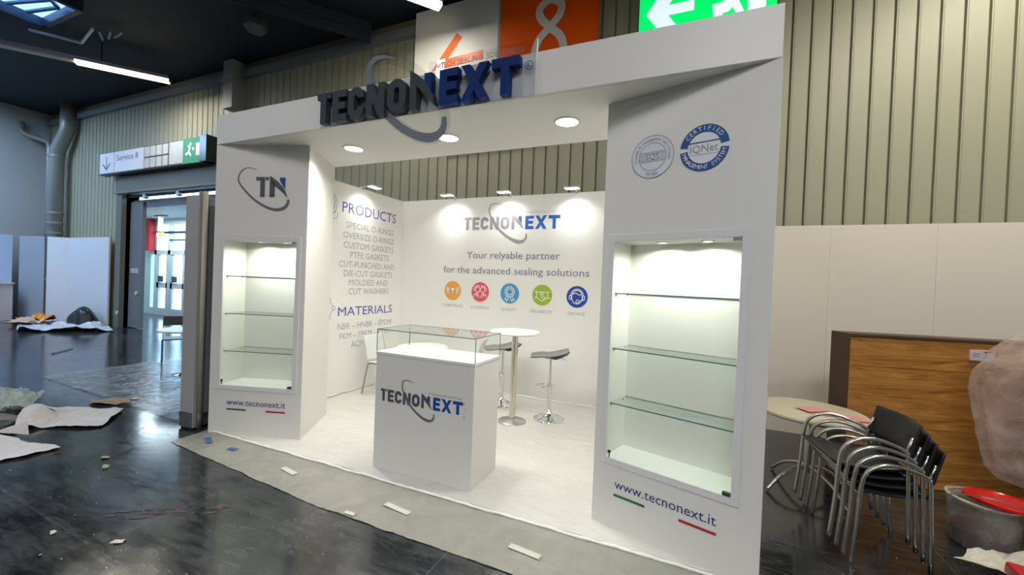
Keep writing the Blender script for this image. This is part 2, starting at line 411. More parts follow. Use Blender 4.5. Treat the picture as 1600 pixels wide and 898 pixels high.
bx('inner_header', DX0+.08, DX1, 3.66, 3.74, 3.36, 3.56, mat('inner_header_grey', (.20, .21, .24), .5), d)
bx('notice', -9.80, -9.42, 3.59, 3.60, 1.53, 1.66, mat('paper_notice', (.55, .56, .58), .6), d)
MB().lathe([(0, 0), (.055, 0), (.055, .03), (0, .03)], n=14, M=Matrix.Translation((-9.46, 3.60, .98)) @ Matrix.Rotation(pi/2, 4, 'X')).build('push_button', mat('ivory', (.7, .68, .6), .4), d)
MB().lathe([(0, 0), (.05, 0), (.05, .03), (0, .03)], n=14, M=Matrix.Translation((-9.99, 3.42, .42)) @ Matrix.Rotation(pi/2, 4, 'X')).build('push_button', MATS['ivory'], d)

# lobby behind the doorway
lw = mat('lobby_white', (.75, .78, .78), .5)
struct(bx('wall_lobby_left', -15.6, -15.4, 3.8, 6.3, 0, 3.6, lw)); struct(bx('wall_lobby_right', -3.9, -3.7, 3.8, 6.3, 0, 3.6, lw))
struct(bx('ceiling_lobby', -15.6, -3.7, 3.8, 6.3, 3.5, 3.6, lw))
struct(bx('wall_lobby_end', -15.4, -13.95, 6.0, 6.1, 0, 3.5, mat('lobby_panel_green', (.55, .66, .62), .4)))
fr = mat('facade_frame', (.66, .70, .74), .4); drk = mat('facade_dark_bar', (.01, .03, .06), .4)
wn = MB()
for xx in (-13.6, -12.75, -11.75, -10.8, -9.8, -8.8, -7.8, -6.8, -5.8, -4.8, -3.95): wn.box(xx-.07, xx+.07, 5.97, 6.07, 0, 3.5)
wn.box(-13.95, -3.9, 5.97, 6.07, 2.2, 2.36).box(-13.95, -3.9, 5.98, 6.06, 0, .25).box(-13.95, -3.9, 5.98, 6.06, 3.3, 3.5)
win = struct(wn.build('window_1', fr))
bx('transom_bar', -13.6, -3.9, 5.95, 6.0, 2.96, 3.04, drk, win); bx('transom_bar', -12.7, -3.9, 5.94, 6.0, 2.70, 2.75, drk, win)
for i in range(10):
    xa = (-13.6, -12.75, -11.75, -10.8, -9.8, -8.8, -7.8, -6.8, -5.8, -4.8, -3.95)[i:i+2]
    bx('pane', xa[0]+.07, xa[1]-.07, 6.01, 6.025, .25, 3.3, glass_c, win)
    bx('mid_rail', xa[0]+.07, xa[1]-.07, 5.99, 6.05, .98, 1.18, fr, win)
    bx('stile', xa[0]+.07, xa[0]+.2, 5.99, 6.05, .25, 2.2, fr, win); bx('stile', xa[1]-.2, xa[1]-.07, 5.99, 6.05, .25, 2.2, fr, win)
    bx('lock_plate', xa[0]+.25, xa[0]+.5, 5.94, 5.99, 1.2, 1.42, mat('lock_dark', (.02, .03, .05), .4), win)
tag(bx('red_board', -14.02, -13.62, 5.78, 5.95, 2.33, 3.47, mat('signal_red', (.55, .012, .018), .45)), 'tall red board high on lobby wall beside the glass doors', 'sign')
area('lobby_fill', (-11.5, 5.0, 3.45), 3, 110, (.72, .88, 1), size_y=1.2)  # fill light added under the lobby ceiling to brighten it, no fitting there
pe = thing('ceiling_sign', 'small yellow green exit sign hanging in the lobby on grey drop rod', 'sign', (-12.15, 5.4, 2.7))
bx('rod', -.05, .05, -.05, .05, .25, .8, fr, pe); bx('base_plate', -.3, .3, -.06, .06, .74, .8, mat('grey_dark', (.2, .2, .22), .5), pe)
bx('face', -.17, .17, -.03, .03, .08, .22, mat('exit_yellowgreen', (.3, .5, .1), .5, emit=(.55, .9, .3), es=.6), pe)
outg = struct(bx('ground_outside', -30, 5, 6.3, 30, -.1, -.02, mat('pale_paving', (.5, .52, .52), .8)))

# ================================================================= standard partitions of the hall
def partition(name, label, pts, h, m, thick=.04, mod=1.0, group=None):
    t = thing(name, label, 'partition', (pts[0][0], pts[0][1], 0), 0)
    for a, b2 in zip(pts, pts[1:]):
        L = hypot(b2[0]-a[0], b2[1]-a[1]); n = max(1, round(L/mod)); ang = atan2(b2[1]-a[1], b2[0]-a[0])
        for i in range(n):
            o = MB().box(.0008, L/n-.0008, 0, thick, 0, h).build('panel', m, t)
            o.location = (a[0]-pts[0][0]+cos(ang)*L*i/n, a[1]-pts[0][1]+sin(ang)*L*i/n, 0); o.rotation_euler = (0, 0, ang)
    return t
pw = mat('partition_white', (.80, .745, .66), .5); pwc = mat('partition_cool_white', (.76, .78, .82), .5)
partition('partition_wall', 'long cream white partition along the ribbed wall right of the booth', [(5.05, 3.25), (12.6, 3.25)], 2.5, pw)
partition('partition_wall', 'white partition panels beside the service doorway behind the rubbish heap', [(-13.05, 3.02), (-12.6, 3.33), (-10.32, 3.33)], 2.5, pwc, mod=2.4)
partition('partition_wall', 'bluish white partition panels in far left corner of hall', [(-13.95, -1.5), (-13.95, 2.6)], 2.5, mat('partition_blue_white', (.50, .62, .82), .5), mod=1.0)
partition('partition_wall', 'narrow grey partition piece between the two white partitions at far left', [(-13.9, 2.72), (-13.15, 3.0)], 2.5, mat('partition_grey', (.36, .40, .45), .5), mod=1.0)

# upright grey slab next to the left tower
t = thing('steel_door', 'tall grey metal panel standing on edge left of the booth, dark kick plate', 'panel', (-.42, -.04, 0), radians(4))
bx('leaf', 0, .19, 0, 1.2, .17, 2.46, mat('panel_grey', (.42, .41, .42), .4), t, .006)
bx('kick_plate', -.003, .193, -.003, 1.2, .02, .17, mat('kick_plate_grey', (.12, .12, .12), .4), t)
bx('foot', .01, .18, .01, 1.19, 0, .02, black, t)
MB().box(.193, .205, .0, .05, .02, 2.5).build('edge_strip', mat('pale_metal', (.45, .45, .45), .35), t)
MB().tube([(.232, .045, .17), (.232, .045, 2.5)], .024, 12).build('post', mat('beige_post', (.50, .48, .38), .4), t, smooth=True)
MB().tube([(.232, .045, 0), (.232, .045, .17)], .025, 12).build('post_foot', mat('post_foot', (.14, .13, .12), .4), t, smooth=True)
bx('side_cover', .205, .26, .08, 1.15, .17, 2.36, mat('side_grey_violet', (.21, .21, .24), .4), t)

# ================================================================= BOOTH
# floor of the booth
bfm = bpy.data.materials.new('booth_floor_white'); bfm.use_nodes = True; nt = bfm.node_tree; b = nt.nodes['Principled BSDF']
b.inputs['Base Color'].default_value = (.70, .69, .64, 1)
tc = nt.nodes.new('ShaderNodeTexCoord'); n1 = N('ShaderNodeTexNoise', Scale=2.2, Detail=8.0, Roughness=.6, Distortion=2.2); n2 = N('ShaderNodeTexNoise', Scale=11.0, Detail=4.0, Distortion=3.0)
mpx = nt.nodes.new('ShaderNodeMapping'); mpx.inputs['Scale'].default_value = (1, 2.6, 1); mpx.inputs['Rotation'].default_value = (0, 0, .25)
nt.links.new(tc.outputs['Object'], mpx.inputs[0]); nt.links.new(mpx.outputs[0], n1.inputs['Vector']); nt.links.new(tc.outputs['Object'], n2.inputs['Vector'])
ad = N('ShaderNodeMath'); ad.operation = 'MULTIPLY_ADD'; ad.inputs[1].default_value = .35; nt.links.new(n2.outputs[0], ad.inputs[0]); nt.links.new(n1.outputs[0], ad.inputs[2])
bp = nt.nodes.new('ShaderNodeBump'); bp.inputs['Strength'].default_value = .45; bp.inputs['Distance'].default_value = .018; b.inputs['IOR'].default_value = 1.7
nt.links.new(ad.outputs[0], bp.inputs['Height']); nt.links.new(bp.outputs[0], b.inputs['Normal'])
mr = N('ShaderNodeMapRange'); mr.inputs[1].default_value = .45; mr.inputs[2].default_value = .95; mr.inputs[3].default_value = .06; mr.inputs[4].default_value = .24
nt.links.new(ad.outputs[0], mr.inputs[0]); nt.links.new(mr.outputs[0], b.inputs['Roughness'])
mx = nt.nodes.new('ShaderNodeMix'); mx.data_type = 'RGBA'; mx.inputs[6].default_value = (.62, .60, .55, 1); mx.inputs[7].default_value = (.76, .75, .71, 1)
nt.links.new(n1.outputs[0], mx.inputs[0]); nt.links.new(mx.outputs[2], b.inputs['Base Color'])
tag(bx('booth_floor', 0, W, 0.03, D+.04, 0, .008, bfm), 'white booth floor under wrinkled clear film', 'floor')

# booth walls
bw = thing('booth_back_wall', 'white back wall of the booth with company logo, slogan and five round icons', 'wall', (0, D, 0))
bx('wall_board', 0, W, 0, .04, 0.008, HB, white_in, bw)
lwl = thing('booth_left_wall', 'white left side wall of the booth printed with product and material lists', 'wall', (0, 1, 0))
bx('wall_board', -.04, 0, 0, D-1, .008, HB, white_in, lwl)
rwl = thing('booth_right_wall', 'white right side wall of the booth behind the right display tower', 'wall', (W, 1, 0))
bx('wall_board', -.04, 0, 0, D-1, .008, HB, white_in, rwl)
# film turned up along the wall foot
cm = mat('crumpled_film_edge', (.82, .82, .78), .25)
def ribbon(name, pts, parent, h=.03, m=cm):
    P = smooth_path(pts, 14); Q = [Vector((p.x, p.y, p.z+h*(.6+.8*noise.noise(p*9)))) for p in P]; R = [Vector((p.x+.02*noise.noise(p*7+Vector((3, 1, 2))), p.y-.03-.025*noise.noise(p*6), .009)) for p in P]
    n = len(P); o = MB().add([*R, *Q], [(i, i+1, n+i+1, n+i) for i in range(n-1)]).build(name, m, parent, smooth=True, solid=.003); return o
ribbon('film_edge', [(0.9, -.005, .01), (2, -.005, .01), (3, -.005, .01), (4, -.005, .01), (W-.05, -.005, .01)], bw)
o = ribbon('film_edge', [(x, 0, .0) for x in (0, .5, 1, 1.5, 1.98)], lwl); o.rotation_euler = (0, 0, pi/2); o.location = (.005, 0, .008)

# --- prints on the back wall  (u = world x, v = z)
mkb = lambda: Ink((0, 0, 0), (1, 0, 0))
logo(mkb, 1.20, 2.475, 1.57, midprint, mat('bright_blue_print', (.02, .11, .50), .5), midprint, bw, H=.125)
mkb().text('HITECH SEALING SOLUTIONS', 2.14, 2.70, 2.71, .028).out('tagline_lettering', mat('pale_print', (.55, .55, .52), .5), bw)
mkb().text('\u00ae', 2.79, 2.84, 2.63, .04).out('mark_lettering', lightprint, bw)
mkb().text('Your relyable partner', 1.27, 2.79, 2.035, .105).text('for the advanced sealing solutions', .85, 3.22, 1.80, .105).out('slogan_lettering', mat('slogan_grey_violet', (.20, .20, .33), .5), bw)
icons = [(1.035, (.80, .36, .06), 'COMPETENCE', 'round orange icon with two open hands'), (1.53, (.72, .08, .14), 'CO-DESIGN', 'round red icon with two people'),
         (2.03, (.06, .30, .58), 'QUALITY', 'round light blue icon with a rosette'), (2.545, (.34, .48, .03), 'RELIABILITY', 'round green icon with a handshake'),
         (3.06, (.01, .06, .38), 'SERVICE', 'round dark blue icon with headset head')]
for i, (x, c, tx, lb) in enumerate(icons):
    z = 1.515; e = bpy.data.objects.new('icon', None); C.objects.link(e); e.parent = bw; e['label'] = lb
    e.empty_display_size = .05
    mkb().disc((x, z), .152).out('icon_disc', mat('icon_colour_%d' % i, c, .5), e)
    k = Ink((x, 0, z), (1, 0, 0), lift=.0045); wd = .011
    if i == 0:
        k.disc((0, .02), .026).ring((0, .075), .10, .026, 205, 335).strip([(-.10, .065), (-.105, 0), (-.07, -.05)], .016).strip([(.10, .065), (.105, 0), (.07, -.05)], .016)
        k.strip([(-.065, .06), (-.06, .01), (-.02, -.03)], .012).strip([(.065, .06), (.06, .01), (.02, -.03)], .012)
    elif i == 1:
        for sx in (-1, 1):
            k.ring((sx*.042, .035), .040, wd); k.strip([(sx*.115, -.085), (sx*.10, -.04), (sx*.075, -.025)], wd).strip([(sx*.02, -.09), (sx*.03, -.035), (sx*.06, -.02)], wd)
            k.strip([(sx*.06, -.03), (sx*.05, -.075), (sx*.08, -.03)], wd)
        k.ring((-.042, .035), .062, wd, 60, 200).ring((.042, .035), .060, wd, -20, 120)
    elif i == 2:
        k.ring((0, .025), .045, wd)
        k.strip([((.070+(.012 if q % 2 else -.004))*cos(2*pi*q/24), .025+(.070+(.012 if q % 2 else -.004))*sin(2*pi*q/24)) for q in range(24)], wd, True)
        for sx in (-1, 1): k.strip([(sx*.045, -.05), (sx*.08, -.095), (sx*.055, -.09), (sx*.04, -.115), (sx*.012, -.06)], wd)
    elif i == 3:
        for sx in (-1, 1): k.strip([(sx*.118, .05), (sx*.085, .05), (sx*.085, -.04), (sx*.118, -.04)], wd).strip([(sx*.085, .04), (sx*.03, .045)], wd)
        k.strip([(-.085, -.03), (-.03, -.075), (.0, -.09), (.085, -.03)], wd).strip([(-.03, .045), (.03, .045), (-.015, .0), (-.035, .02), (0, .045)], wd)
        k.strip([(.0, .01), (.05, -.045)], wd).strip([(-.02, -.01), (.02, -.065)], wd)
    else:
        k.ring((0, .02), .088, wd, -10, 190).ring((0, .02), .070, wd, 10, 170)
        k.strip([(-.075, .02), (-.072, -.04), (-.045, -.085), (0, -.10), (.045, -.085), (.072, -.04), (.075, .02)], wd)
        for sx in (-1, 1): k.strip([(sx*.095, .02), (sx*.11, .01), (sx*.11, -.03), (sx*.095, -.04), (sx*.082, -.03), (sx*.082, .02)], wd, True)
        k.strip([(-.07, .03), (-.02, .055), (.02, .03), (.07, .03)], wd).ring((.01, -.065), .022, wd).strip([(.03, -.06), (.09, -.045)], wd)
    k.out('icon_drawing', mat('icon_white', (.85, .85, .83), .5), e)
    hw = (.19, .155, .125, .17, .125)[i]
    mkb().text(tx, x-hw, x+hw, 1.255, .042).out('caption_lettering', lightprint, bw)

# --- prints on the left wall (u = world y, seen from +x)
mkl = lambda: Ink((0, -1, 0), (0, 1, 0))
L = mkl()
L.text('PRODUCTS', 1.665, 2.80, 2.575, .145).out('heading_lettering', violetp, lwl)
L = mkl()
rows = [('SPECIAL O-RINGS', 1.75, 2.75, 2.365), ('OVERSIZE O-RINGS', 1.70, 2.77, 2.220), ('CUSTOM GASKETS', 1.71, 2.76, 2.080), ('PTFE GASKETS', 1.84, 2.66, 1.945),
        ('CUT-PUNCHED AND', 1.64, 2.80, 1.805), ('DIE-CUT GASKETS', 1.73, 2.76, 1.675), ('MOLDED AND', 1.83, 2.66, 1.545), ('CUT WASHERS', 1.83, 2.68, 1.415),
        ('NBR \u2013 HNBR \u2013 EPDM', 1.65, 2.77, .915), ('FKM \u2013 FFKM \u2013 PTFE', 1.69, 2.72, .775), ('ACM - AEM', 1.91, 2.50, .64)]
for tx, a, b2, v in rows: L.text(tx, a, b2, v, .088)
L.out('list_lettering', mat('list_grey', (.42, .42, .44), .5), lwl)
mkl().text('MATERIALS', 1.65, 2.785, 1.11, .125).out('heading_lettering', violetp, lwl)
L = mkl()      # gear-and-ring line drawing and molecule line drawing, half hidden by the tower
for rr_, a in ((.15, 0), (.11, 0)): L.strip([(1.42+rr_*cos(2*pi*k/28), 2.66+1.05*rr_*sin(2*pi*k/28)) for k in range(28)], .006, True)
L.strip([(1.33, 2.50), (1.30, 2.46), (1.56, 2.46), (1.585, 2.50), (1.585, 2.55)], .006).strip([(1.40, 2.53), (1.50, 2.52), (1.55, 2.55)], .006)
hx = [(1.49+.0, 1.35), (1.57, 1.225), (1.49, 1.10), (1.35, 1.10), (1.27, 1.225), (1.35, 1.35)]
for a, b2 in zip(hx, hx[1:]+hx[:1]):
    L.strip([(a[0]+(b2[0]-a[0])*.2, a[1]+(b2[1]-a[1])*.2), (a[0]+(b2[0]-a[0])*.8, a[1]+(b2[1]-a[1])*.8)], .007)
for a in hx: L.ring(a, .028, .007, n=16)
L.out('line_drawing', mat('drawing_violet', (.16, .16, .48), .5), lwl)

# --- header beam
hb = thing('header_beam', 'long white header beam across the booth front carrying the company sign', 'beam', (0, 0, ZB))
bx('fascia', 0, W, 0, .03, 0, ZT-ZB, white, hb, .002)
bx('soffit', .001, W-.001, .03, .997, 0, .03, white_in, hb)
bx('beam_back', .001, W-.001, .967, .997, .03, ZT-ZB-.01, white, hb)
bx('end_cap', .001, .02, .03, .967, .03, ZT-ZB-.01, white, hb); bx('end_cap', W-.02, W-.001, .03, .967, .03, ZT-ZB-.01, white, hb)
for xx, yy in ((1.32, .52), (2.43, .54), (3.55, .51)):
    e = MB().lathe([(.088, -.001), (.088, -.007), (.104, -.007), (.106, .0)], n=36, M=Matrix.Translation((xx, yy, 0))).build('downlight', white_trim, hb, smooth=True)
    MB().lathe([(.0, -.003), (.088, -.003)], n=36, M=Matrix.Translation((xx, yy, 0))).build('diffuser', mat('downlight_glow', (1, 1, 1), .5, emit=(1, .97, .94), es=14), e)
    area('downlight_lamp', (xx, yy, ZB-.015), .17, DOWN, (1, .96, .88), spread=radians(150), shape='DISK')

# --- company sign on the beam
sg = thing('company_sign', 'raised slate grey and navy lettering reading TECNONEXT on header beam with oval ring', 'sign', (0, -.002, 0))
LW = 1.875; U0 = 1.50; V0 = 2.965
mk = lambda: Ink((0, -.028, 0), (1, 0, 0), depth=.055, lift=0)
logo(mk, U0, V0, LW, greyletter, blueletter, swoosh_m, sg, H=.136, sep=True)
ac = glass('acrylic', (.93, .94, .96))
acm = MB().box(2.60, 3.475, -.026, -.020, 2.95, 3.335)
acm.box(U0-.02, 2.60, -.026, -.020, 2.95, 3.24)
acm.build('acrylic_plate', ac, sg)
P, Wd = oval(0, 360, .005, .005, .02, U0, V0, LW, n=48); P = P[:-1]
i_ = Ink((0, -.0205, 0), (1, 0, 0), depth=.005, lift=0); i_.strip([(p[0], p[1]) for p in P], .09, True); i_.out('acrylic_ring', ac, sg)
for wd_, a_, b_ in (('HITECH', 0, .232), ('SEALING', .268, .56), ('SOLUTIONS', .60, 1)):
    Ink((0, -.027, 0), (1, 0, 0)).text(wd_, 2.66+.725*a_, 2.66+.725*b_, 3.268, .040).out('tagline_lettering', mat('tagline_grey', (.13, .14, .15), .5), sg)
Ink((0, -.027, 0), (1, 0, 0)).ring((3.425, 3.165), .028, .005, n=24).text('R', 3.413, 3.438, 3.150, .03).out('mark_lettering', blueletter, sg)
bx('plate_edge', 3.475, 3.481, -.03, -.016, 2.95, 3.335, mat('bright_edge', (.8, .82, .85), .2), sg)

# --- display towers
def tower(label, A, B, inner, outer, op, fr_, nd, texts):
    ang = atan2(B[1]-A[1], B[0]-A[0]); Lf = hypot(B[0]-A[0], B[1]-A[1])
    t = thing('display_tower', label, 'display tower', (A[0], A[1], 0), ang)
    loc = lambda q: ((q[0]-A[0])*cos(ang)+(q[1]-A[1])*sin(ang), -(q[0]-A[0])*sin(ang)+(q[1]-A[1])*cos(ang))
    o0, o1, z0, z1 = op; th = .018; zt = ZB
    MB().box(0, o0, 0, th, 0, zt).box(o1, Lf, 0, th, 0, zt).box(o0, o1, 0, th, 0, z0).box(o0, o1, 0, th, z1, zt).build('front_panel', white, t)
    for q0, q1, nm in ((inner[0], inner[1], 'inner_side_panel'), (outer[0], outer[1], 'outer_side_panel')):
        a, c = loc(q0), loc(q1); dx, dy = c[0]-a[0], c[1]-a[1]; l = hypot(dx, dy); nx_, ny_ = -dy/l*.012, dx/l*.012
        cen = loc(((A[0]+B[0])/2, .6)); mxx, myy = (a[0]+c[0])/2, (a[1]+c[1])/2
        if (cen[0]-mxx)*nx_+(cen[1]-myy)*ny_ < 0: nx_, ny_ = -nx_, -ny_
        s0 = .0175/l
        a2_ = (a[0]+dx*s0, a[1]+dy*s0)
        MB().prism([a2_, c, (c[0]+nx_, c[1]+ny_), (a2_[0]+nx_, a2_[1]+ny_)], 0, zt).build(nm, white, t)
    a, c = loc(inner[1]), loc(outer[1]); MB().prism([a, c, (c[0], c[1]-.012), (a[0], a[1]-.012)], 0, zt).build('back_panel', white, t)
    # lit niche
    n = MB(); e = .012
    n.box(o0-e, o1+e, nd, nd+e, z0-e, z1+e).box(o0-e, o0, th, nd, z0-e, z1+e).box(o1, o1+e, th, nd, z0-e, z1+e).box(o0, o1, th, nd, z0-e, z0).box(o0, o1, th, nd, z1, z1+e)
    n.build('niche', mat('niche_white', (.86, .86, .80), .4), t)
    f0, f1, g0, g1 = fr_
    MB().box(f0, o0, -.006, 0, g0, g1).box(o1, f1, -.006, 0, g0, g1).box(o0, o1, -.006, 0, g0, z0).box(o0, o1, -.006, 0, z1, g1).build('trim_frame', white_trim, t, bevel=.002)
    bx('glass_door', o0+.004, o1-.004, -.001, .004, z0+.004, z1-.004, glass_c, t)
    for zz in (1.625, 1.238, .852):
        s = bx('glass_shelf', o0+.003, o1-.003, .03, nd-.005, zz, zz+.008, glass_s, t)
        bx('shelf_edge', o0+.003, o1-.003, .028, .030, zz, zz+.008, edge_g, s); bx('shelf_edge', o0+.003, o1-.003, nd-.005, nd-.004, zz, zz+.008, mat('pale_edge', (.5, .62, .57), .2), s)
        for sx in (o0+.008, o1-.008):
            for sy in (.05, nd-.05): MB().lathe([(0, zz-.014), (.006, zz-.014), (.006, zz), (0, zz)], (sx, sy), 8).build('shelf_pin', steel, t)
    bx('hinge', o1-.045, o1-.002, -.012, .012, z1-.022, z1-.004, steel, t, .002); bx('hinge', o1-.045, o1-.002, -.012, .012, z0+.004, z0+.022, dkmetal, t, .002)
    k = MB().lathe([(0, 0), (.009, 0), (.009, .02), (0, .02)], n=14, M=Matrix.Translation((o0+.028, -.001, z0+.045)) @ Matrix.Rotation(pi/2, 4, 'X')).build('lock', steel, t, smooth='auto')
    MB().box(o0+.034, o0+.040, -.024, -.018, z0+.01, z0+.045).lathe([(0, 0), (.011, 0), (.011, .003), (0, .003)], n=14, M=Matrix.Translation((o0+.037, -.02, z0+.05)) @ Matrix.Rotation(pi/2, 4, 'X')).build('key', dkmetal, t)
    for q in (.36, .72):
        sx = o0+(o1-o0)*q
        s = MB().lathe([(.030, z1-.001), (.032, z1-.006), (.040, z1-.006), (.041, z1)], (sx, nd*.5), 24).build('niche_light', white_trim, t, smooth=True)
        MB().lathe([(0, z1-.003), (.030, z1-.003)], (sx, nd*.5), 24).build('lens', lampw, s)
        wx, wy = A[0]+sx*cos(ang)-nd*.5*sin(ang), A[1]+sx*sin(ang)+nd*.5*cos(ang)
        area('niche_lamp', (wx, wy, z1-.012), .05, NICHE, (1, .98, .90), shape='DISK', spread=radians(160))
    mkt = lambda: Ink((0, 0, 0), (1, 0, 0))
    tu0, tu1, tb, gu, ru, sz = texts
    mkt().text('www.tecnonext.it', tu0, tu1, tb, .062).out('web_lettering', navytext, t)
    mkt().poly([(gu[0], sz-.017), (gu[1], sz-.017), (gu[1], sz), (gu[0], sz)]).out('green_stripe', greenp, t)
    mkt().poly([(ru[0], sz-.017), (ru[1], sz-.017), (ru[1], sz), (ru[0], sz)]).out('red_stripe', redp, t)
    return t, mkt
tl, mkt = tower('left white display tower with lit glass shelves and oval TN logo', (0, 0), (.953, .31), ((.953, .31), (.553, .997)), ((0, 0), (0, .997)),
           (.115, .897, .513, 1.999), (.07, .948, .466, 2.052), .31, (.197, .835, .311, (.198, .41), (.626, .837), .276))
# TN oval logo (face coordinates)
m_ = mkt(); q = m_.poly
q([(.442, 2.644), (.538, 2.644), (.538, 2.608), (.442, 2.608)]); q([(.489, 2.608), (.538, 2.608), (.538, 2.443), (.489, 2.443)]); q([(.546, 2.644), (.580, 2.644), (.580, 2.612), (.546, 2.612)])
q([(.590, 2.443), (.646, 2.443), (.646, 2.575), (.590, 2.655)])
m_.strip([(.592, 2.650), (.625, 2.612), (.668, 2.573), (.712, 2.535), (.750, 2.492), (.783, 2.440)], [.012, .045, .055, .048, .030, .005])
m_.out('logo_lettering', greyprint, tl)
mkt().poly([(.697, 2.610), (.697, 2.641), (.758, 2.641), (.758, 2.520)]).out('logo_lettering', blueprint, tl)
# ellipse through measured points: centre (.53,2.53)
m_ = mkt(); P = smooth_path([(.450, 2.716, 0), (.35, 2.736, 0), (.275, 2.695, 0), (.249, 2.616, 0), (.30, 2.53, 0), (.423, 2.418, 0), (.55, 2.345, 0), (.66, 2.316, 0), (.75, 2.335, 0), (.790, 2.385, 0), (.793, 2.424, 0)], 6)
n_ = len(P); m_.strip([(p.x, p.y) for p in P], [(.003+.030*min(1, i/n_/.75)) if i/n_ < .86 else .033-.012*(i/n_-.86)/.14 for i in range(n_)]); m_.out('oval_ring', swooshp, tl)

tr, mkt = tower('right white display tower with lit glass shelves and two round certificates', (W-.994, .296), (W, 0), ((W-.994, .296), (W-.594, .997)), ((W, 0), (W, .997)),
           (.090, .882, .486, 1.990), (.045, .926, .440, 2.040), .285, (.166, .812, .288, (.161, .382), (.599, .814), .249))
# round certificates
def scale_disc(ink, c, r, rx): return ink
cx, cz = .333, 2.540
mkt().disc((cx, cz), .140).out('certificate_disc', mat('certificate_pale', (.76, .78, .84), .5), tr)
k = Ink((0, 0, 0), (1, 0, 0), lift=.0045); k.ring((cx, cz), .139, .0035).ring((cx, cz), .090, .0035)
for dz_ in (.030, .020, -.022, -.032): k.strip([(cx-.088+abs(dz_)*.2, cz+dz_), (cx+.088-abs(dz_)*.2, cz+dz_)], .003)
for dz_ in (.010, 0, -.011): k.strip([(cx-.085, cz+dz_), (cx-.05, cz+dz_)], .0025); k.strip([(cx+.05, cz+dz_), (cx+.085, cz+dz_)], .0025)
k.arctext('Sistema di management certificato', (cx, cz), .115, 196, -16, .020).arctext('ISO 9001', (cx, cz), .115, 250, 290, .020, inside=True)
k.text('SQS', cx-.045, cx+.045, cz-.016, .034).out('certificate_print', mat('certificate_grey', (.27, .28, .36), .5), tr)
cx, cz = .652, 2.542
mkt().disc((cx, cz), .142).out('certificate_disc', mat('certificate_white', (.80, .82, .86), .5), tr)
k = Ink((0, 0, 0), (1, 0, 0), lift=.0045); k.ring((cx, cz), .118, .046, 6, 174).ring((cx, cz), .118, .046, 186, 354).strip([(cx-.088, cz+.036), (cx+.088, cz+.036)], .006)
k.out('certificate_band', mat('certificate_blue', (.008, .08, .30), .5), tr)
k = Ink((0, 0, 0), (1, 0, 0), lift=.0065); k.arctext('CERTIFIED', (cx, cz), .118, 150, 30, .026).out('certificate_lettering', mat('letter_white', (.80, .82, .84), .5), tr); k = Ink((0, 0, 0), (1, 0, 0), lift=.0065); k.arctext('MANAGEMENT SYSTEM', (cx, cz), .118, 192, 348, .024, inside=True)
k.out('certificate_lettering', mat('letter_white', (.80, .82, .84), .5), tr)
k = Ink((0, 0, 0), (1, 0, 0), lift=.0045); k.text('IQNet', cx-.080, cx+.080, cz-.025, .045).strip([(cx-.085, cz-.040), (cx+.085, cz-.040)], .0025).out('certificate_lettering', mat('letter_grey', (.34, .34, .35), .5), tr)

# --- flood lamps on the booth walls
def flood(label, loc, rz, group='flat lamps clipped on top of the booth walls'):
    t = thing('flood_lamp', label, 'lamp', loc, rz, group)
    MB().box(-.012, .012, -.25, .02, .018, .026).box(-.012, .012, .0, .045, -.02, .022).build('arm', white_trim, t)
    bx('lamp_head', -.10, .10, -.29, -.19, .0, .018, white_trim, t)
    bx('diffuser', -.092, .092, -.284, -.196, -.003, 0, mat('flood_glow', (1, 1, 1), .5, emit=(1, .98, .95), es=8), t)
    d = Matrix.Rotation(rz, 3, 'Z') @ Vector((0, -.24, 0)); dn = Matrix.Rotation(rz, 3, 'Z') @ Vector((0, .12, -1))
    area('flood_beam', (loc[0]+d.x, loc[1]+d.y, loc[2]-.012), .17, FLOOD, (1, .98, .93), d=dn, spread=radians(125))
flood('flat white lamp on top of back wall, left of the wall logo', (1.02, D, HB), 0)
flood('flat white lamp on top of back wall directly above the wall logo', (1.98, D, HB), 0)
flood('flat white lamp on top of back wall, right of the wall logo', (2.99, D, HB), 0)
flood('flat white lamp on top of left wall above the word PRODUCTS', (0, 2.02, HB), pi/2)

# --- counter with glass case
kx, ky, kw, kd, kh, kg = 1.986, .21, .984, .457, 1.025, .195
ct = thing('display_counter', 'white box counter with clear glass case and company logo on its front', 'counter', (kx, ky, .008))
bx('body', 0, kw, 0, kd, .0, kh-.035, white, ct, .0015)
bx('counter_top', -.004, kw+.004, -.004, kd+.004, kh-.033, kh-.008, mat('counter_top_white', (.82, .84, .82), .3), ct, .002)
g = .006; zc0, zc1 = kh-.008, kh+kg-.01
gc = thing('glass_case', 'x', 'x'); del gc['label']; del gc['category']; gc.parent = ct
bx('front_pane', 0, kw, 0, g, zc0, zc1, glass_c, gc); bx('back_pane', 0, kw, kd-g, kd, zc0, zc1, glass_c, gc)
bx('side_pane', 0, g, g, kd-g, zc0, zc1, glass_c, gc); bx('side_pane', kw-g, kw, g, kd-g, zc0, zc1, glass_c, gc)
bx('top_pane', 0, kw, 0, kd, zc1, zc1+g, glass_c, gc)
e_ = MB(); tt = .0025; zz = zc1+g
e_.box(-tt, kw+tt, -tt, 0, zc1-.001, zz).box(-tt, kw+tt, kd, kd+tt, zc1, zz).box(-tt, 0, 0, kd, zc1, zz).box(kw, kw+tt, 0, kd, zc1, zz)
for a in (0, kw):
    for c in (0, kd): e_.box(a-tt, a+tt, c-tt, c+tt, zc0, zc1)
e_.build('glass_edge', mat('case_edge', (.14, .24, .21), .2), gc)
mkc = lambda: Ink((0, 0, 0), (1, 0, 0))
logo(mkc, .062, .592, .828, greyprint, blueprint, swooshp, ct, H=.128)
mkc().text('HITECH SEALING SOLUTIONS', .56, .88, .715, .014).out('tagline_lettering', mat('tagline_print', (.34, .34, .32), .5), ct)
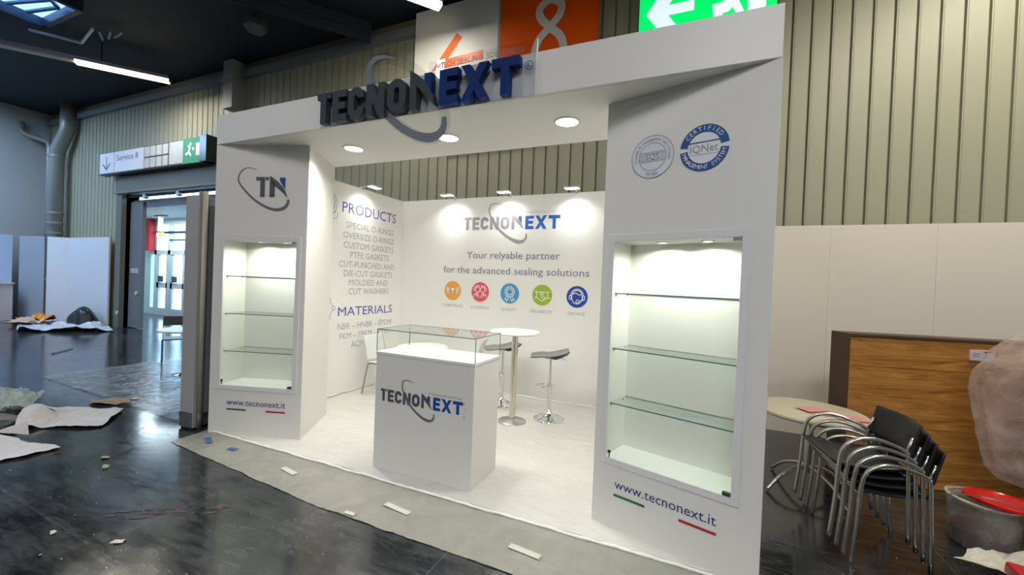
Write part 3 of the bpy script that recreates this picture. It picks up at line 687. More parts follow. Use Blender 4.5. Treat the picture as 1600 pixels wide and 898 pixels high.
Ink((0, 0, 0), (0, 0, -1), V=(1, 0, 0)).out('x', greyprint, ct) if False else None
k = Ink((0, 0, 0), (1, 0, 0)); k.text('\u00ae', .896, .915, .675, .016)
for j, ch in enumerate('S.r.l'): k.text(ch, .900, .908 if ch == '.' else .912, .645-.018*j, .012)
k.out('mark_lettering', MATS['tagline_print'], ct)

# --- bar table, stools, low table, chairs inside the booth
TX, TY = 2.598, 1.90
t = thing('bar_table', 'tall round white bar table on thick steel column behind the counter', 'table', (TX, TY, .008))
MB().lathe([(0, 1.062), (.290, 1.062), (.305, 1.072), (.305, 1.082), (.298, 1.092), (0, 1.092)], n=48).build('table_top', mat('table_white', (.85, .85, .85), .3), t, smooth='auto')
MB().lathe([(.055, 1.056), (.055, 1.062), (0.0, 1.062)], n=24).build('top_plate', steel, t)
MB().lathe([(.038, .02), (.038, 1.06)], n=28).build('column', mat('brushed_column', (.70, .67, .62), .22, 1), t, smooth=True)
MB().lathe([(.17, .0), (.172, .006), (.165, .012), (.05, .022), (.038, .03)], n=48).build('base_plate', steel, t, smooth=True)

def bar_stool(label, loc, rz, seat_z=.78):
    t = thing('bar_stool', label, 'stool', loc, rz, 'bar stools by the tall table')
    MB().lathe([(.185, .0), (.188, .008), (.16, .022), (.09, .045), (.045, .075), (.03, .10), (.03, .12), (0, .12)], n=40).build('base', chrome, t, smooth=True)
    MB().lathe([(.026, .10), (.026, .40), (.030, .405), (.030, .43), (.018, .435), (.018, seat_z-.04)], n=20).build('gas_column', chrome, t, smooth='auto')
    P = smooth_path([(.0, -.03, .41), (-.11, -.05, .40), (-.17, 0, .40), (-.155, .09, .40), (-.06, .13, .40), (.03, .11, .40), (.03, .03, .41)], 6)
    MB().tube(P, .009, 8).build('footrest', chrome, t, smooth=True)
    MB().box(-.07, .07, -.07, .07, seat_z-.045, seat_z-.03).build('seat_plate', steel, t)
    MB().tube([(.05, .02, seat_z-.04), (.15, .05, seat_z-.055), (.19, .06, seat_z-.075)], .005, 6).build('lever', steel, t)
    # saddle seat: long axis x, front lip turned down, other end rising
    def sf(a, b_):
        x = -.25+.47*a; y = -.19+.38*b_; v = abs(2*b_-1)
        z = seat_z+(-.005 if x < 0 else 0)+.055*max(0, (x+.02)/.22)**1.5*(1 if x > -.02 else 0)-.012*(1-v*v)
        if x < -.10: z -= .018*((-.10-x)/.15)**1.3
        y *= 1-.25*max(0, (abs(2*a-1)-.6)/.4)**2
        return (x, y, z)
    MB().grid(sf, 18, 12).build('seat', mat('stool_grey_shell', (.075, .08, .085), .3, coat=.5), t, smooth=True, solid=.012)
    # side skirts hanging below the rising half
    for sy in (-1, 1):
        def ap(a, b_):
            x0 = -.07+.285*a; y = sy*(.186 if x0 < .12 else .186-.35*(x0-.12)**1.2)
            zt_ = seat_z-.004+.055*max(0, (x0+.02)/.22)**1.5*(1 if x0 > -.02 else 0); dd = .052*min(1, a*2.2)*(1-.45*a)
            return (x0+.02*b_*(1-2*a), y*(1-.16*b_), zt_-dd*b_)
        MB().grid(ap, 12, 5).build('seat_skirt', mat('stool_dark_shell', (.035, .04, .045), .35), t, smooth=True, solid=.006)
    return t
bar_stool('grey bar stool on chrome base right of the tall table', (2.96, 2.21, .008), radians(18), .80)
bar_stool('grey bar stool half hidden behind the tall table column', (2.20, 2.45, .008), radians(35), .79)

t = thing('round_table', 'low round white table seen through the glass case of the counter', 'table', (1.16, 2.06, .008))
MB().lathe([(0, .715), (.335, .715), (.345, .725), (.345, .738), (.338, .745), (0, .745)], n=44).build('table_top', MATS['table_white'], t, smooth='auto')
MB().lathe([(.03, .02), (.03, .715)], n=20).build('column', chrome, t, smooth=True)
MB().lathe([(.22, 0), (.22, .008), (.04, .025), (.03, .04)], n=36).build('base_plate', chrome, t, smooth=True)

def white_chair(label, loc, rz):
    t = thing('side_chair', label, 'chair', loc, rz, 'white chairs in the booth')
    sm_ = mat('white_shell', (.70, .73, .71), .35)
    MB().grid(lambda a, b_: (-.21+.42*a, -.20+.40*b_, .445+.012*(2*a-1)**2-.008*sin(pi*b_)), 10, 10).build('seat', sm_, t, smooth=True, solid=.012)
    MB().grid(lambda a, b_: (-.20+.40*a, .20+.03*b_+.06*b_*b_-.04*(2*a-1)**2*-1*.3, .46+.36*b_), 10, 10).build('backrest', sm_, t, smooth=True, solid=.012)
    for sx in (-1, 1):
        P = smooth_path([(sx*.24, -.22, 0), (sx*.215, -.175, .40), (sx*.205, -.16, .425), (sx*.19, -.10, .432), (sx*.19, .12, .432), (sx*.205, .17, .425), (sx*.215, .185, .40), (sx*.24, .25, 0)], 5)
        MB().tube(P, .009, 8).build('leg_frame', mat('chair_leg_metal', (.28, .26, .22), .3, .9), t, smooth=True)
    return t
white_chair('white chair at left wall, its backrest and one leg left of the counter', (.50, 2.14, .008), radians(90))
white_chair('white chair partly seen through the glass case near the bar stools', (1.50, 2.62, .008), radians(-75))

# ================================================================= film strip and floor details in front of the booth
fm = film('milky_film', (.36, .355, .31), .84, .22, 4, .012, .06)
def fs(a, b_):
    x = -.07+(W+.25)*a; y0 = -.30-.17*min(1, a*2.4)+.012*noise.noise(Vector((x*5, 0, 1)))+.006*noise.noise(Vector((x*23, 0, 3)))
    if a > .72: y0 += .0
    y = y0+(.05-y0)*b_
    z = .004+.007*abs(noise.noise(Vector((x*3, y*6, 0))))+.003*noise.noise(Vector((x*14, y*14, 5)))
    if b_ > .8: z += .012*(b_-.8)/.2
    return (x, y, max(.003, z))
o = MB().grid(fs, 160, 16).build('protective_film', fm, smooth=True); tag(o, 'milky plastic film strip taped along the front edge of booth floor', 'plastic film')
ridge = [(x, .025+.010*noise.noise(Vector((x*4, 7, 0))), .020+.006*noise.noise(Vector((x*11, 2, 0)))) for x in [(-.02+W*i/90) for i in range(91)]]
o = MB().tube(ridge, [.011+.004*noise.noise(Vector((i*.7, 0, 0))) for i in range(91)], 6).build('film_seam', mat('seam_white', (.88, .87, .82), .35), smooth=True); tag(o, 'crumpled white seam of film along booth floor edge', 'plastic film')
def tape(label, pts, m, z=.013, nm='tape_piece', grp=None):
    mb = MB(); n = 5
    (a, b_, c, d_) = [Vector((*p, 0)) for p in pts]
    mb.grid(lambda s, q_: tuple((a*(1-s)+b_*s)*(1-q_)+(d_*(1-s)+c*s)*q_+Vector((0, 0, z+.001*noise.noise(Vector((s*4+a.x*9, q_*4, 1)))))), 8, 3)
    o = mb.build(nm, m, smooth=True, solid=.001); tag(o, label, 'tape', grp); return o
tw_ = mat('cream_tape', (.60, .60, .50), .5); tb_ = mat('blue_tape', (.05, .13, .30), .4)
def quad(x, y, l, w_, a):
    c_, s_ = cos(a), sin(a); return [(x+c_*u_-s_*v_, y+s_*u_+c_*v_) for u_, v_ in ((-l/2, -w_/2), (l/2, -w_/2), (l/2, w_/2), (-l/2, w_/2))]
tape('blue tape scrap on film at foot of the left tower', quad(.22, -.12, .17, .05, -.4), tb_)
tape('small blue tape scrap on film in front of the left tower', quad(.62, -.14, .09, .045, .1), tb_)
tape('cream tape piece on film left of the counter', quad(1.45, -.20, .20, .05, -.18), tw_)
tape('cream tape piece on film in front of the counter', quad(2.62, -.24, .24, .05, -.12), tw_)
tape('cream tape piece on film between counter and right tower', quad(3.62, -.26, .22, .05, -.1), tw_)
tape('short cream tape bit at outer edge of film', quad(2.37, -.44, .09, .035, 0), tw_)

# plastic sheet left of the booth
pf = film('clear_sheet', (.46, .54, .60), .42, .2, 6, .014, .22)
def ps(a, b_):
    x = -4.27+3.75*a; y = .16-.12*a+(1.95+.1*a)*b_
    z = .006+.018*abs(noise.noise(Vector((x*1.6, y*2.2, 0))))+.008*abs(noise.noise(Vector((x*4, y*5, 3))))
    return (x+.03*noise.noise(Vector((y*3, 0, 0))), y+.02*noise.noise(Vector((x*3, 9, 0))), z)
tag(MB().grid(ps, 110, 60).build('plastic_sheet', pf, smooth=True), 'large wrinkled clear plastic sheet on black floor left of the booth', 'plastic sheet')
tag(MB().grid(lambda a, b_: (-2.2+.9*a+.1*b_, .95+.45*b_, .05+.02*sin(a*5)), 8, 6).build('dark_board', black, smooth=True, solid=.01), 'dark board lying on the clear plastic sheet', 'board')

# crumpled sheets
def sheet(name, label, cat, outline, m, amp=.06, z0=.01, n=26, fr2=2.2, seed=0, solid=.003, group=None, lift=None):
    """sheet bounded by a 4-corner outline, each side bowed by noise; crumpled"""
    a, b_, c, d_ = [Vector((*p, 0)) if len(p) == 2 else Vector(p) for p in outline]
    def fn(s, q_):
        p = (a*(1-s)+b_*s)*(1-q_)+(d_*(1-s)+c*s)*q_
        nx_ = noise.noise(Vector((p.x*fr2+seed, p.y*fr2, 0))); n2_ = noise.noise(Vector((p.x*fr2*3, p.y*fr2*2.2+seed, 4)))+.7*noise.noise(Vector((p.x*fr2*6, p.y*fr2*6+seed, 8)))
        ed = min(s, 1-s, q_, 1-q_)*4
        z = z0+p.z+amp*abs(nx_)*1.4+amp*.4*abs(n2_)
        if lift: z += lift(s, q_)
        return (p.x+.05*noise.noise(Vector((q_*3+seed, s*2, 1))), p.y+.05*noise.noise(Vector((s*3, q_*2+seed, 2))), z)
    o = MB().grid(fn, n, n).build(name, m, smooth=False, solid=solid); return tag(o, label, cat, group)
paper = mat('white_paper', (.66, .63, .62), .6); paper2 = mat('cream_paper', (.62, .60, .52), .6); brown = mat('brown_card', (.24, .19, .15), .7, var=(5, .2)); grey_card = mat('grey_brown_card', (.20, .17, .15), .7)
sheet('paper_sheet', 'crumpled white paper roll on black floor, brown inside its open end', 'paper', ((-1.66, -.84), (-1.06, -.42), (-1.52, -.04), (-2.40, -.50)), paper, .055, lift=lambda s, q_: .10*math.exp(-((s-.15)/.2)**2)*sin(pi*q_), seed=2)
t_ = MB(); t_.grid(lambda a, b_: (-1.80-.03*cos(a*pi*1.7)-.34*b_*.4, -.58+.10*cos(a*pi*1.8+.5)+.0, .07+.06*sin(a*pi*1.8)), 14, 2)
t_.build('card_tube', mat('tan_card', (.34, .20, .11), .7), solid=.004, smooth=True); tag(bpy.data.objects['card_tube'], 'tan cardboard tube end inside crumpled white paper', 'cardboard')
sheet('paper_sheet', 'flat white paper sheet at left picture edge with one pointed corner', 'paper', ((-1.95, -1.45), (-.72, -1.25), (-.70, -.84), (-1.52, -.98)), paper, .035, seed=5)
o = MB().add([(-1.60, -.98, .03), (-1.28, -.86, .03), (-1.38, -.84, .14), (-1.62, -.97, .035)], [(0, 1, 2), (0, 2, 3)]).build('paper_corner', paper, solid=.003); tag(o, 'upturned white paper corner beside the flat sheet at left', 'paper')
sheet('cardboard_sheet', 'grey brown cardboard piece under the papers at left edge', 'cardboard', ((-2.6, -1.35), (-1.48, -.92), (-1.78, -.58), (-2.9, -.9)), grey_card, .03, seed=8, fr2=1.2)
sheet('cardboard_scrap', 'torn tan cardboard scrap behind the crumpled white paper', 'cardboard', ((-2.05, -.16), (-1.72, .08), (-1.86, .18), (-2.25, -.02)), mat('tan_scrap', (.36, .27, .17), .7), .05, seed=11)
sheet('plastic_bag', 'greenish clear plastic bag at left picture edge', 'plastic bag', ((-3.5, -.95), (-2.25, -.72), (-2.45, -.38), (-3.6, -.5)), film('bag_film', (.50, .58, .54), .7, .15, 5, .05, .2), .22, seed=14)
MBk = MB().lathe([(0, .0), (.16, .0), (.17, .03), (.12, .055), (0, .05)], (-1.85, -.93), 16); tag(MBk.build('black_lump', black, smooth=True), 'black plastic lump between cardboard and white papers at left', 'plastic scrap')
sheet('paper_sheet', 'small white scrap beside the tan cardboard scrap', 'paper', ((-1.98, .20), (-1.85, .22), (-1.86, .29), (-1.98, .27)), paper, .02, seed=3, n=6)
bxs = MB().box(-.02, .02, -.29, .29, 0, .02, Matrix.Translation((-6.59, 1.185, 0)) @ Matrix.Rotation(radians(45.7), 4, 'Z')).build('metal_strip', mat('dull_strip', (.18, .17, .16), .5)); tag(bxs, 'thin metal strip lying on the floor far left', 'strip')
# specks of debris
sp = MB(); rnd = random.Random(3)
for i in range(170):
    x = rnd.uniform(-3.5, 4.6); y = rnd.uniform(-2.2, -.55); s_ = rnd.choice([.0015, .002, .002, .003, .003, .004, .006]); a = rnd.uniform(0, pi)
    sp.box(-s_, s_, -s_*.6, s_*.6, 0, .002, Matrix.Translation((x, y, .0005)) @ Matrix.Rotation(a, 4, 'Z'))
for i in range(120):
    x = rnd.uniform(4.95, 7.2); y = rnd.uniform(-.3, 2.6); s_ = rnd.choice([.002, .002, .003, .004]); sp.box(-s_, s_, -s_*.6, s_*.6, 0, .002, Matrix.Translation((x, y, .0005)) @ Matrix.Rotation(rnd.uniform(0, pi), 4, 'Z'))
o = sp.build('floor_debris', mat('debris_pale', (.42, .40, .36), .7)); o['kind'] = 'stuff'; o['label'] = 'tiny pale scraps and crumbs scattered over the black floor'; o['category'] = 'debris'
def scrap(label, x, y, l, w_, a, m, seed):
    n = 9; rd = random.Random(seed); pts = [(l*cos(2*pi*k/n)*rd.uniform(.6, 1.1), w_*sin(2*pi*k/n)*rd.uniform(.5, 1.2)) for k in range(n)]
    vs = [(0, 0, .014)]+[(p[0], p[1], .003+.010*rd.random()) for p in pts]
    o = MB().add(vs, [(0, 1+k, 1+(k+1) % n) for k in range(n)]).build('scrap', m, solid=.002); o.location = (x, y, .001); o.rotation_euler = (0, 0, a); tag(o, label, 'scrap')
scrap('pale torn scrap on the black floor at lower left', 1.37, -1.29, .045, .022, .8, paper2, 1)
scrap('tan scrap on the black floor below the plastic sheet, upper one', -.14, -.75, .045, .03, .2, mat('tan_scrap2', (.30, .26, .18), .7), 2)
scrap('tan scrap on the black floor below the plastic sheet, lower one', .09, -.84, .06, .03, -.3, MATS['tan_scrap2'], 3)
scrap('small white scrap on the black floor left of the pale torn one', .92, -1.42, .025, .018, .3, paper2, 4)
# reddish smears: flat stain
st = MB(); rd = random.Random(9)
for i in range(26):
    q_ = rd.random(); cx_, cy_ = .95+.62*q_+rd.uniform(-.05, .05), -1.18+.42*q_+rd.uniform(-.06, .06); l_ = rd.uniform(.02, .075)
    n = 9; st.add([(cx_+l_*cos(2*pi*k/n)*rd.uniform(.3, 1), cy_+.35*l_*sin(2*pi*k/n)*rd.uniform(.3, 1)+.4*l_*cos(2*pi*k/n), .0006+.0001*i) for k in range(n)], [tuple(range(n))])
tag(st.build('red_stain', mat('red_dust', (.075, .048, .046), .6)), 'reddish smears on the black floor at lower left', 'stain')

# rubbish heap near far partition
sheet('plastic_wrap', 'white plastic wrap heap on floor before far partition', 'plastic wrap', ((-10.3, 1.7), (-9.1, 3.0), (-10.2, 3.25), (-12.2, 2.2)), mat('white_wrap', (.60, .62, .66), .3), .16, seed=21, fr2=1.6)
sheet('dark_tarpaulin', 'dark tarpaulin at foot of the far white partition', 'tarpaulin', ((-13.3, 2.3), (-11.2, 2.5), (-11.0, 3.15), (-12.9, 2.85)), mat('dark_tarp', (.025, .03, .04), .5), .16, seed=23, fr2=1.2)
sheet('orange_bag', 'crumpled orange bag on the rubbish before the far partition', 'bag', ((-12.9, 2.3), (-12.0, 2.5), (-12.1, 2.95), (-13.0, 2.85)), mat('orange_bag', (.75, .25, .01), .4), .22, z0=.04, seed=25, n=12, fr2=3)
sheet('paper_bag', 'pale tan paper among the far rubbish in front of orange bag', 'paper', ((-12.0, 1.95), (-11.2, 2.2), (-11.4, 2.6), (-12.3, 2.4)), mat('pale_tan', (.55, .42, .30), .6), .15, z0=.08, seed=27, n=12)
def sackf(a, b_):
    th = 2*pi*a; ph = pi/2*b_; rr_ = .45*cos(ph)*(1+.25*noise.noise(Vector((cos(th)*1.5, sin(th)*1.5, b_*2))))
    return (-10.75+rr_*cos(th)*1.1, 3.0+rr_*sin(th)*.55, .02+.50*sin(ph)*(1+.2*noise.noise(Vector((cos(th)*2, sin(th)*2, 3)))))
tag(MB().grid(sackf, 24, 10).build('black_bag', mat('black_sack', (.012, .013, .016), .3), smooth=True), 'bulging black sack leaning on the far white partition', 'bag')
tag(bx('white_desk', -13.88, -13.50, 2.05, 2.50, 0, 1.06, mat('desk_white', (.62, .58, .62), .5)), 'white counter block at far left picture edge', 'counter')
bx('desk_top', -13.90, -13.46, 2.01, 2.52, 1.06, 1.11, MATS['desk_white'], bpy.data.objects['white_desk'])

# pipes in the hall corner
t = thing('wall_pipe', 'thick grey drain pipe with elbow in the far left hall corner', 'pipe', (-13.15, 3.2, 0))
pm = mat('pipe_grey', (.30, .31, .30), .4, .3)
MB().tube([(0, 0, 0), (0, 0, 4.95), (.06, .0, 5.12), (.34, .05, 5.55), (.45, .06, 5.75), (.47, .06, 6.45)], .17, 16).build('pipe_run', pm, t, smooth=True)
for zz in (1.2, 2.6, 2.9, 3.2, 4.9): MB().lathe([(.17, zz), (.19, zz), (.19, zz+.06), (.17, zz+.06)], n=16).build('collar', pm, t, smooth='auto')
t = thing('wall_pipe', 'thin grey pipe left of the thick drain pipe in hall corner', 'pipe', (-13.62, 3.2, 0))
MB().tube([(0, 0, 0), (0, 0, 5.25), (-.05, 0, 5.38), (-.18, 0, 5.45), (-.7, -.3, 5.62), (-.8, -.35, 5.75), (-.8, -.35, 6.0)], .07, 12).build('pipe_run', pm, t, smooth=True)

# lobby side: chair and table glimpsed through the doorway
t = thing('round_table', 'white round table half hidden behind the upright grey panel', 'table', (-2.86, 1.35, 0))
MB().lathe([(0, .70), (.40, .70), (.41, .715), (.40, .73), (0, .73)], n=36).build('table_top', MATS['table_white'], t, smooth='auto')
MB().lathe([(.03, .02), (.03, .70)], n=16).build('column', chrome, t, smooth=True); MB().lathe([(.22, 0), (.22, .01), (.03, .03)], n=30).build('base_plate', chrome, t, smooth=True)
t = thing('side_chair', 'black chair with thin metal legs left of the upright grey panel', 'chair', (-3.86, 1.70, 0), radians(62))
MB().grid(lambda a, b_: (-.2+.4*a, -.2+.4*b_, .45), 6, 6).build('seat', mat('chair_navy', (.015, .03, .07), .4), t, solid=.02)
MB().grid(lambda a, b_: (-.2+.4*a, .20+.05*b_, .66+.16*b_), 6, 4).build('backrest', black, t, solid=.015)
for sx in (-1, 1):
    MB().tube([(sx*.2, .24, .80), (sx*.2, .19, .45), (sx*.2, .2, .01), (sx*.2, -.2, .01), (sx*.2, -.19, .45)], .009, 8).build('leg_frame', mat('blue_steel', (.20, .30, .38), .3, .8), t)

# ================================================================= SIGNS ON THE HALL WALL
# white board with orange arrow and orange board with the number 8
t = thing('direction_board', 'white hall sign board with an orange arrow pointing down left', 'sign', (-.13, 3.30, 0))
bx('board', 0, 1.635, 0, .06, 4.55, 6.37, mat('sign_white', (.66, .66, .64), .5), t, .004)
k = Ink((.13, -.001, 0), (1, 0, 0)); k.strip([(.78, 5.80), (.40, 5.36), (1.24, 5.40)], .145); k.out('arrow', mat('sign_orange', (.80, .13, .015), .4), t)
t = thing('number_board', 'orange hall sign board showing a large white number 8', 'sign', (1.52, 3.30, 0))
bx('board', .02, 1.60, 0, .06, 4.55, 6.95, mat('board_orange', (.72, .085, .0), .4), t, .004); bx('edge_strip', 0, .02, -.005, .06, 4.55, 6.95, mat('edge_grey', (.35, .36, .33), .4), t)
k = Ink((-1.52, -.001, 0), (1, 0, 0)); P = smooth_path([(2.38, 5.60, 0), (2.53, 5.76, 0), (2.545, 5.92, 0), (2.38, 6.02, 0), (2.215, 5.92, 0), (2.23, 5.76, 0), (2.38, 5.60, 0), (2.56, 5.42, 0), (2.62, 5.15, 0), (2.54, 4.93, 0), (2.38, 4.86, 0), (2.22, 4.93, 0), (2.14, 5.15, 0), (2.20, 5.42, 0)], 8, closed=True)
nw = mat('number_white', (.62, .60, .60), .4); m8 = len(P)
P = [(p.x, p.y) for p in P]; top = max(range(m8), key=lambda i: P[i][1]); bot = min(range(m8), key=lambda i: P[i][1]); P = P[top:]+P[:top]; bot = (bot-top) % m8
nb = bpy.data.objects.new('number', None); C.objects.link(nb); nb.parent = t
k.strip(P[:bot+1], .12); k.out('stroke', nw, nb)
k = Ink((-1.52, -.001, 0), (1, 0, 0), lift=.004); k.strip(P[bot:]+P[:1], .12); k.out('stroke', nw, nb)
# green exit sign
t = thing('exit_sign', 'large lit green exit sign with white arrow and running figure above the header', 'sign', (3.70, 3.30, 0))
bx('housing', -.02, 1.67, .02, .22, 4.72, 6.05, mat('sign_housing', (.10, .12, .11), .4), t)
bx('green_face', 0, 1.65, 0, .02, 4.74, 6.03, mat('lit_green', (.0, .5, .12), .4, emit=(.0, .82, .13), es=1.0), t)
k = Ink((.0, -.001, 0), (1, 0, 0)); lit = mat('lit_white', (.7, .8, .8), .4, emit=(.75, .92, 1.0), es=.85)
k.poly([(.09, 5.46), (.42, 5.92), (.66, 5.92), (.38, 5.54), (.70, 5.54), (.70, 5.40), (.38, 5.40), (.66, 5.0), (.42, 5.0)]); k.out('arrow', lit, t); k = Ink((.0, -.001, 0), (1, 0, 0))
k.strip([(.93, 5.34), (1.08, 5.36), (1.17, 5.46), (1.10, 5.62), (1.00, 5.62)], .15).strip([(1.02, 5.33), (.96, 5.18)], .09).strip([(1.16, 5.45), (1.24, 5.26), (1.20, 5.08)], .09).disc((1.14, 5.80), .07)
k.out('running_figure', lit, t); k = Ink((.0, -.001, 0), (1, 0, 0)); k.poly([(1.33, 5.0), (1.53, 5.0), (1.53, 5.85), (1.33, 5.85)]); k.out('door_symbol', lit, t)

# service sign above the doorway
t = thing('service_sign', 'long white hall sign reading Service 8 with arrow over the doorway', 'sign', (-10.60, 3.18, 4.22))
bx('housing', 0, 4.85, .02, .20, -.03, .56, mat('sign_dark', (.03, .045, .05), .4), t)
sf_ = mat('sign_face', (.52, .57, .68), .4, emit=(.7, .8, 1), es=.25)
bx('arrow_panel', .04, .76, 0, .02, .0, .54, sf_, t); bx('text_panel', .81, 2.18, 0, .02, .0, .54, sf_, t); bx('blank_panel', 3.32, 3.90, 0, .02, .0, .54, mat('sign_face2', (.60, .62, .63), .4), t)
for c_ in range(4):
    for r_ in range(2): bx('grid_panel', 2.24+.268*c_, 2.46+.268*c_, 0, .02, .0+.285*r_, .245+.285*r_, MATS['sign_face2'], t)
bx('green_panel', 3.90, 4.62, -.01, .02, -.03, .56, mat('dim_green', (.0, .22, .05), .4, emit=(0, .45, .10), es=.2), t); bx('end_box', 4.62, 4.86, -.05, .2, -.03, .57, mat('end_black', (.015, .04, .04), .25), t)
k = Ink((0, -.001, 0), (1, 0, 0)); k.strip([(.40, .44), (.40, .12)], .035).strip([(.22, .25), (.40, .09), (.58, .25)], .04); k.text('Service 8', .92, 1.95, .29, .15).out('sign_lettering', mat('sign_text', (.10, .12, .17), .5), t)
k = Ink((0, -.011, 0), (1, 0, 0)); k.strip([(4.02, .18), (4.12, .22), (4.18, .34), (4.10, .38)], .05).strip([(4.14, .26), (4.22, .14)], .04).disc((4.20, .42), .035).poly([(4.42, .14), (4.54, .14), (4.54, .42), (4.42, .42)]); k.strip([(4.28, .30), (4.34, .30)], .06)
k.out('pictogram', mat('lit_pale_green', (.6, .9, .6), .4, emit=(.7, 1, .65), es=1.6), t)

# ================================================================= CEILING LAMPS, TRUSSES, SKYLIGHT
LD = Vector((1.312, 1.657, 0)).normalized(); la = atan2(LD.y, LD.x)
batten_m = mat('batten_glow', (1, 1, 1), .5, emit=(1, .88, .66), es=7)
def batten(label, end, L_, lit_from, z=5.95, power=HALL_TUBE, lamps=True, name='batten_light', group=None):
    t = thing(name, label, 'lamp', (end[0], end[1], z), la, group)
    bx('housing', -L_, 0, -.10, .10, .03, .10, mat('batten_grey', (.42, .38, .46), .4), t)
    bx('end_plate', 0, .02, -.10, .10, -.03, .10, black, t)
    bx('reflector', -L_, -lit_from, -.085, .085, -.0, .03, mat('reflector_grey', (.60, .56, .48), .4), t) if lit_from < L_ else None
    if lit_from > 0: bx('tube', -lit_from, -.01, -.07, .07, -.03, .03, batten_m, t)
    for q_ in (-L_*.25, -L_*.75): bx('hanger', q_-.01, q_+.01, -.01, .01, .10, 6.45-z, dkmetal, t)
    if lamps and lit_from > 0:
        c_ = Vector((end[0], end[1], z-.05))-LD*lit_from/2; o = area('batten_lamp', c_, lit_from*.95, power, (1, .93, .78) if end[1] > 2 else (.97, .97, 1), size_y=.14)
        o.rotation_euler = (0, 0, la)
    return t
batten('ceiling batten light at upper left, its right end lit, left end dark', (-6.57, 2.80), 4.6, 1.55, power=60)
batten('lit ceiling batten light at top edge left of the white sign board', (.74, 2.78), 3.2, 2.2, power=48)
batten('ceiling batten light over the right side of the ribbed wall outside the picture', (8.3, 2.5), 3.0, 3.0, power=170)
# unseen rows of the same lamps, added behind the viewer to light the hall
k_ = 0
for ex, ey in ((-9, -3.5), (-4, -3.5), (.8, -3.0), (6.0, -4.2), (9.0, -3.2), (-4, -8.5), (1.5, -8.5), (7, -8.5)):
    batten('unseen batten light added over the hall behind the viewer, row %s' % ('one', 'two', 'three', 'four', 'five', 'six', 'seven', 'eight')[k_], (ex, ey), 3.0, 3.0, power=HALL_TUBE*(5.2 if ex == 6.0 else 4.0 if ex == 9.0 else 1.9)); k_ += 1
# roof beams
bm = mat('truss_dark', (.012, .024, .034), .6)
for x0, y0, L_ in ((-1.2, 3.35, 8), (3.2, 3.35, 8)):
    p0 = Vector((x0, y0, 6.3)); t = MB().box(-L_, 0, -.06, .06, -.05, .14).box(-L_, 0, -.012, .012, -.22, -.05).build('roof_beam', bm); t.location = p0; t.rotation_euler = (0, 0, la); struct(t)
    t.name = 'trim_1'
# skylight with blue daylight
t = thing('skylight', 'blue lit skylight opening in the dark ceiling at upper left corner', 'skylight', (-6.6, .45, 6.40), radians(0))
day = mat('sky_pane', (.2, .4, .9), .3, emit=(.28, .55, 1.0), es=2.2)
bx('pane', -.55, .75, -.55, .52, .02, .04, day, t)
sk = MB()
sk.box(-.6, .8, .52, .60, -.14, .05).box(-.6, .8, -.62, -.55, -.14, .05).box(-.62, -.55, -.6, .6, -.14, .05).box(.75, .82, -.6, .6, -.14, .05)
sk.build('frame', mat('skylight_frame', (.03, .06, .12), .4), t)
for a, c_ in (((-.45, .30), (.30, .45)), ((.30, .45), (.72, .10)), ((-.45, .05), (.5, .30))):
    MB().tube([(a[0], a[1], -.03), (c_[0], c_[1], -.03)], .035, 6).build('strut', mat('strut_blue', (.10, .20, .36), .4), t)
MB().tube([(-.78, .42, -.22), (-.39, 1.02, -.22)], .03, 6).build('strut', mat('strut_pale', (.55, .70, .85), .3), t)
MB().tube([(-.39, 1.02, -.22), (.5, .85, -.22)], .025, 6).build('strut', MATS['strut_pale'], t)
for i in range(3):
    MB().tube([(-.15+.18*i, 1.25+.02*i, -.08), (.20+.2*i, 1.05+.1*i, -.08)], .02, 6).build('strut', MATS['strut_blue'], t)
# unseen skylights added to cast blue light over the left part of the hall
for i, (x, y) in enumerate(((-12.2, -.5), (-12.2, -6.0), (-8.0, -7.0))):
    t = thing('skylight', 'large unseen skylight added for blue light over the left hall, number %s' % ('one', 'two', 'three')[i], 'skylight', (x, y, 6.42)); bx('pane', -1.3, 1.3, -1.3, 1.3, 0, .02, mat('sky_pane_%d' % i, (.3, .5, .9), .3, emit=(.46, .68, 1.0), es=(20, 8, 2.5)[i]), t)
    MB().box(-1.4, 1.4, -1.4, -1.3, -.05, .02).box(-1.4, 1.4, 1.3, 1.4, -.05, .02).box(-1.4, -1.3, -1.3, 1.3, -.05, .02).box(1.3, 1.4, -1.3, 1.3, -.05, .02).build('frame', bm, t)
sp_ = thing('ceiling_speaker', 'grey hexagonal speaker hanging under the dark ceiling left of the lamp', 'speaker', (-3.0, 2.35, 6.12))
MB().lathe([(0, -.02), (.16, -.02), (.20, .04), (.20, .16), (.12, .22), (0, .22)], n=6).build('body', mat('speaker_grey', (.10, .12, .13), .5), sp_); MB().lathe([(.01, .22), (.01, .33)], n=6).build('rod', dkmetal, sp_)
# daylight portal at the facade glazing
p_ = area('facade_portal', (-8.8, 6.25, 1.7), 9.8, 1, d=(0, -1, 0), size_y=3.2); p_.data.cycles.is_portal = True

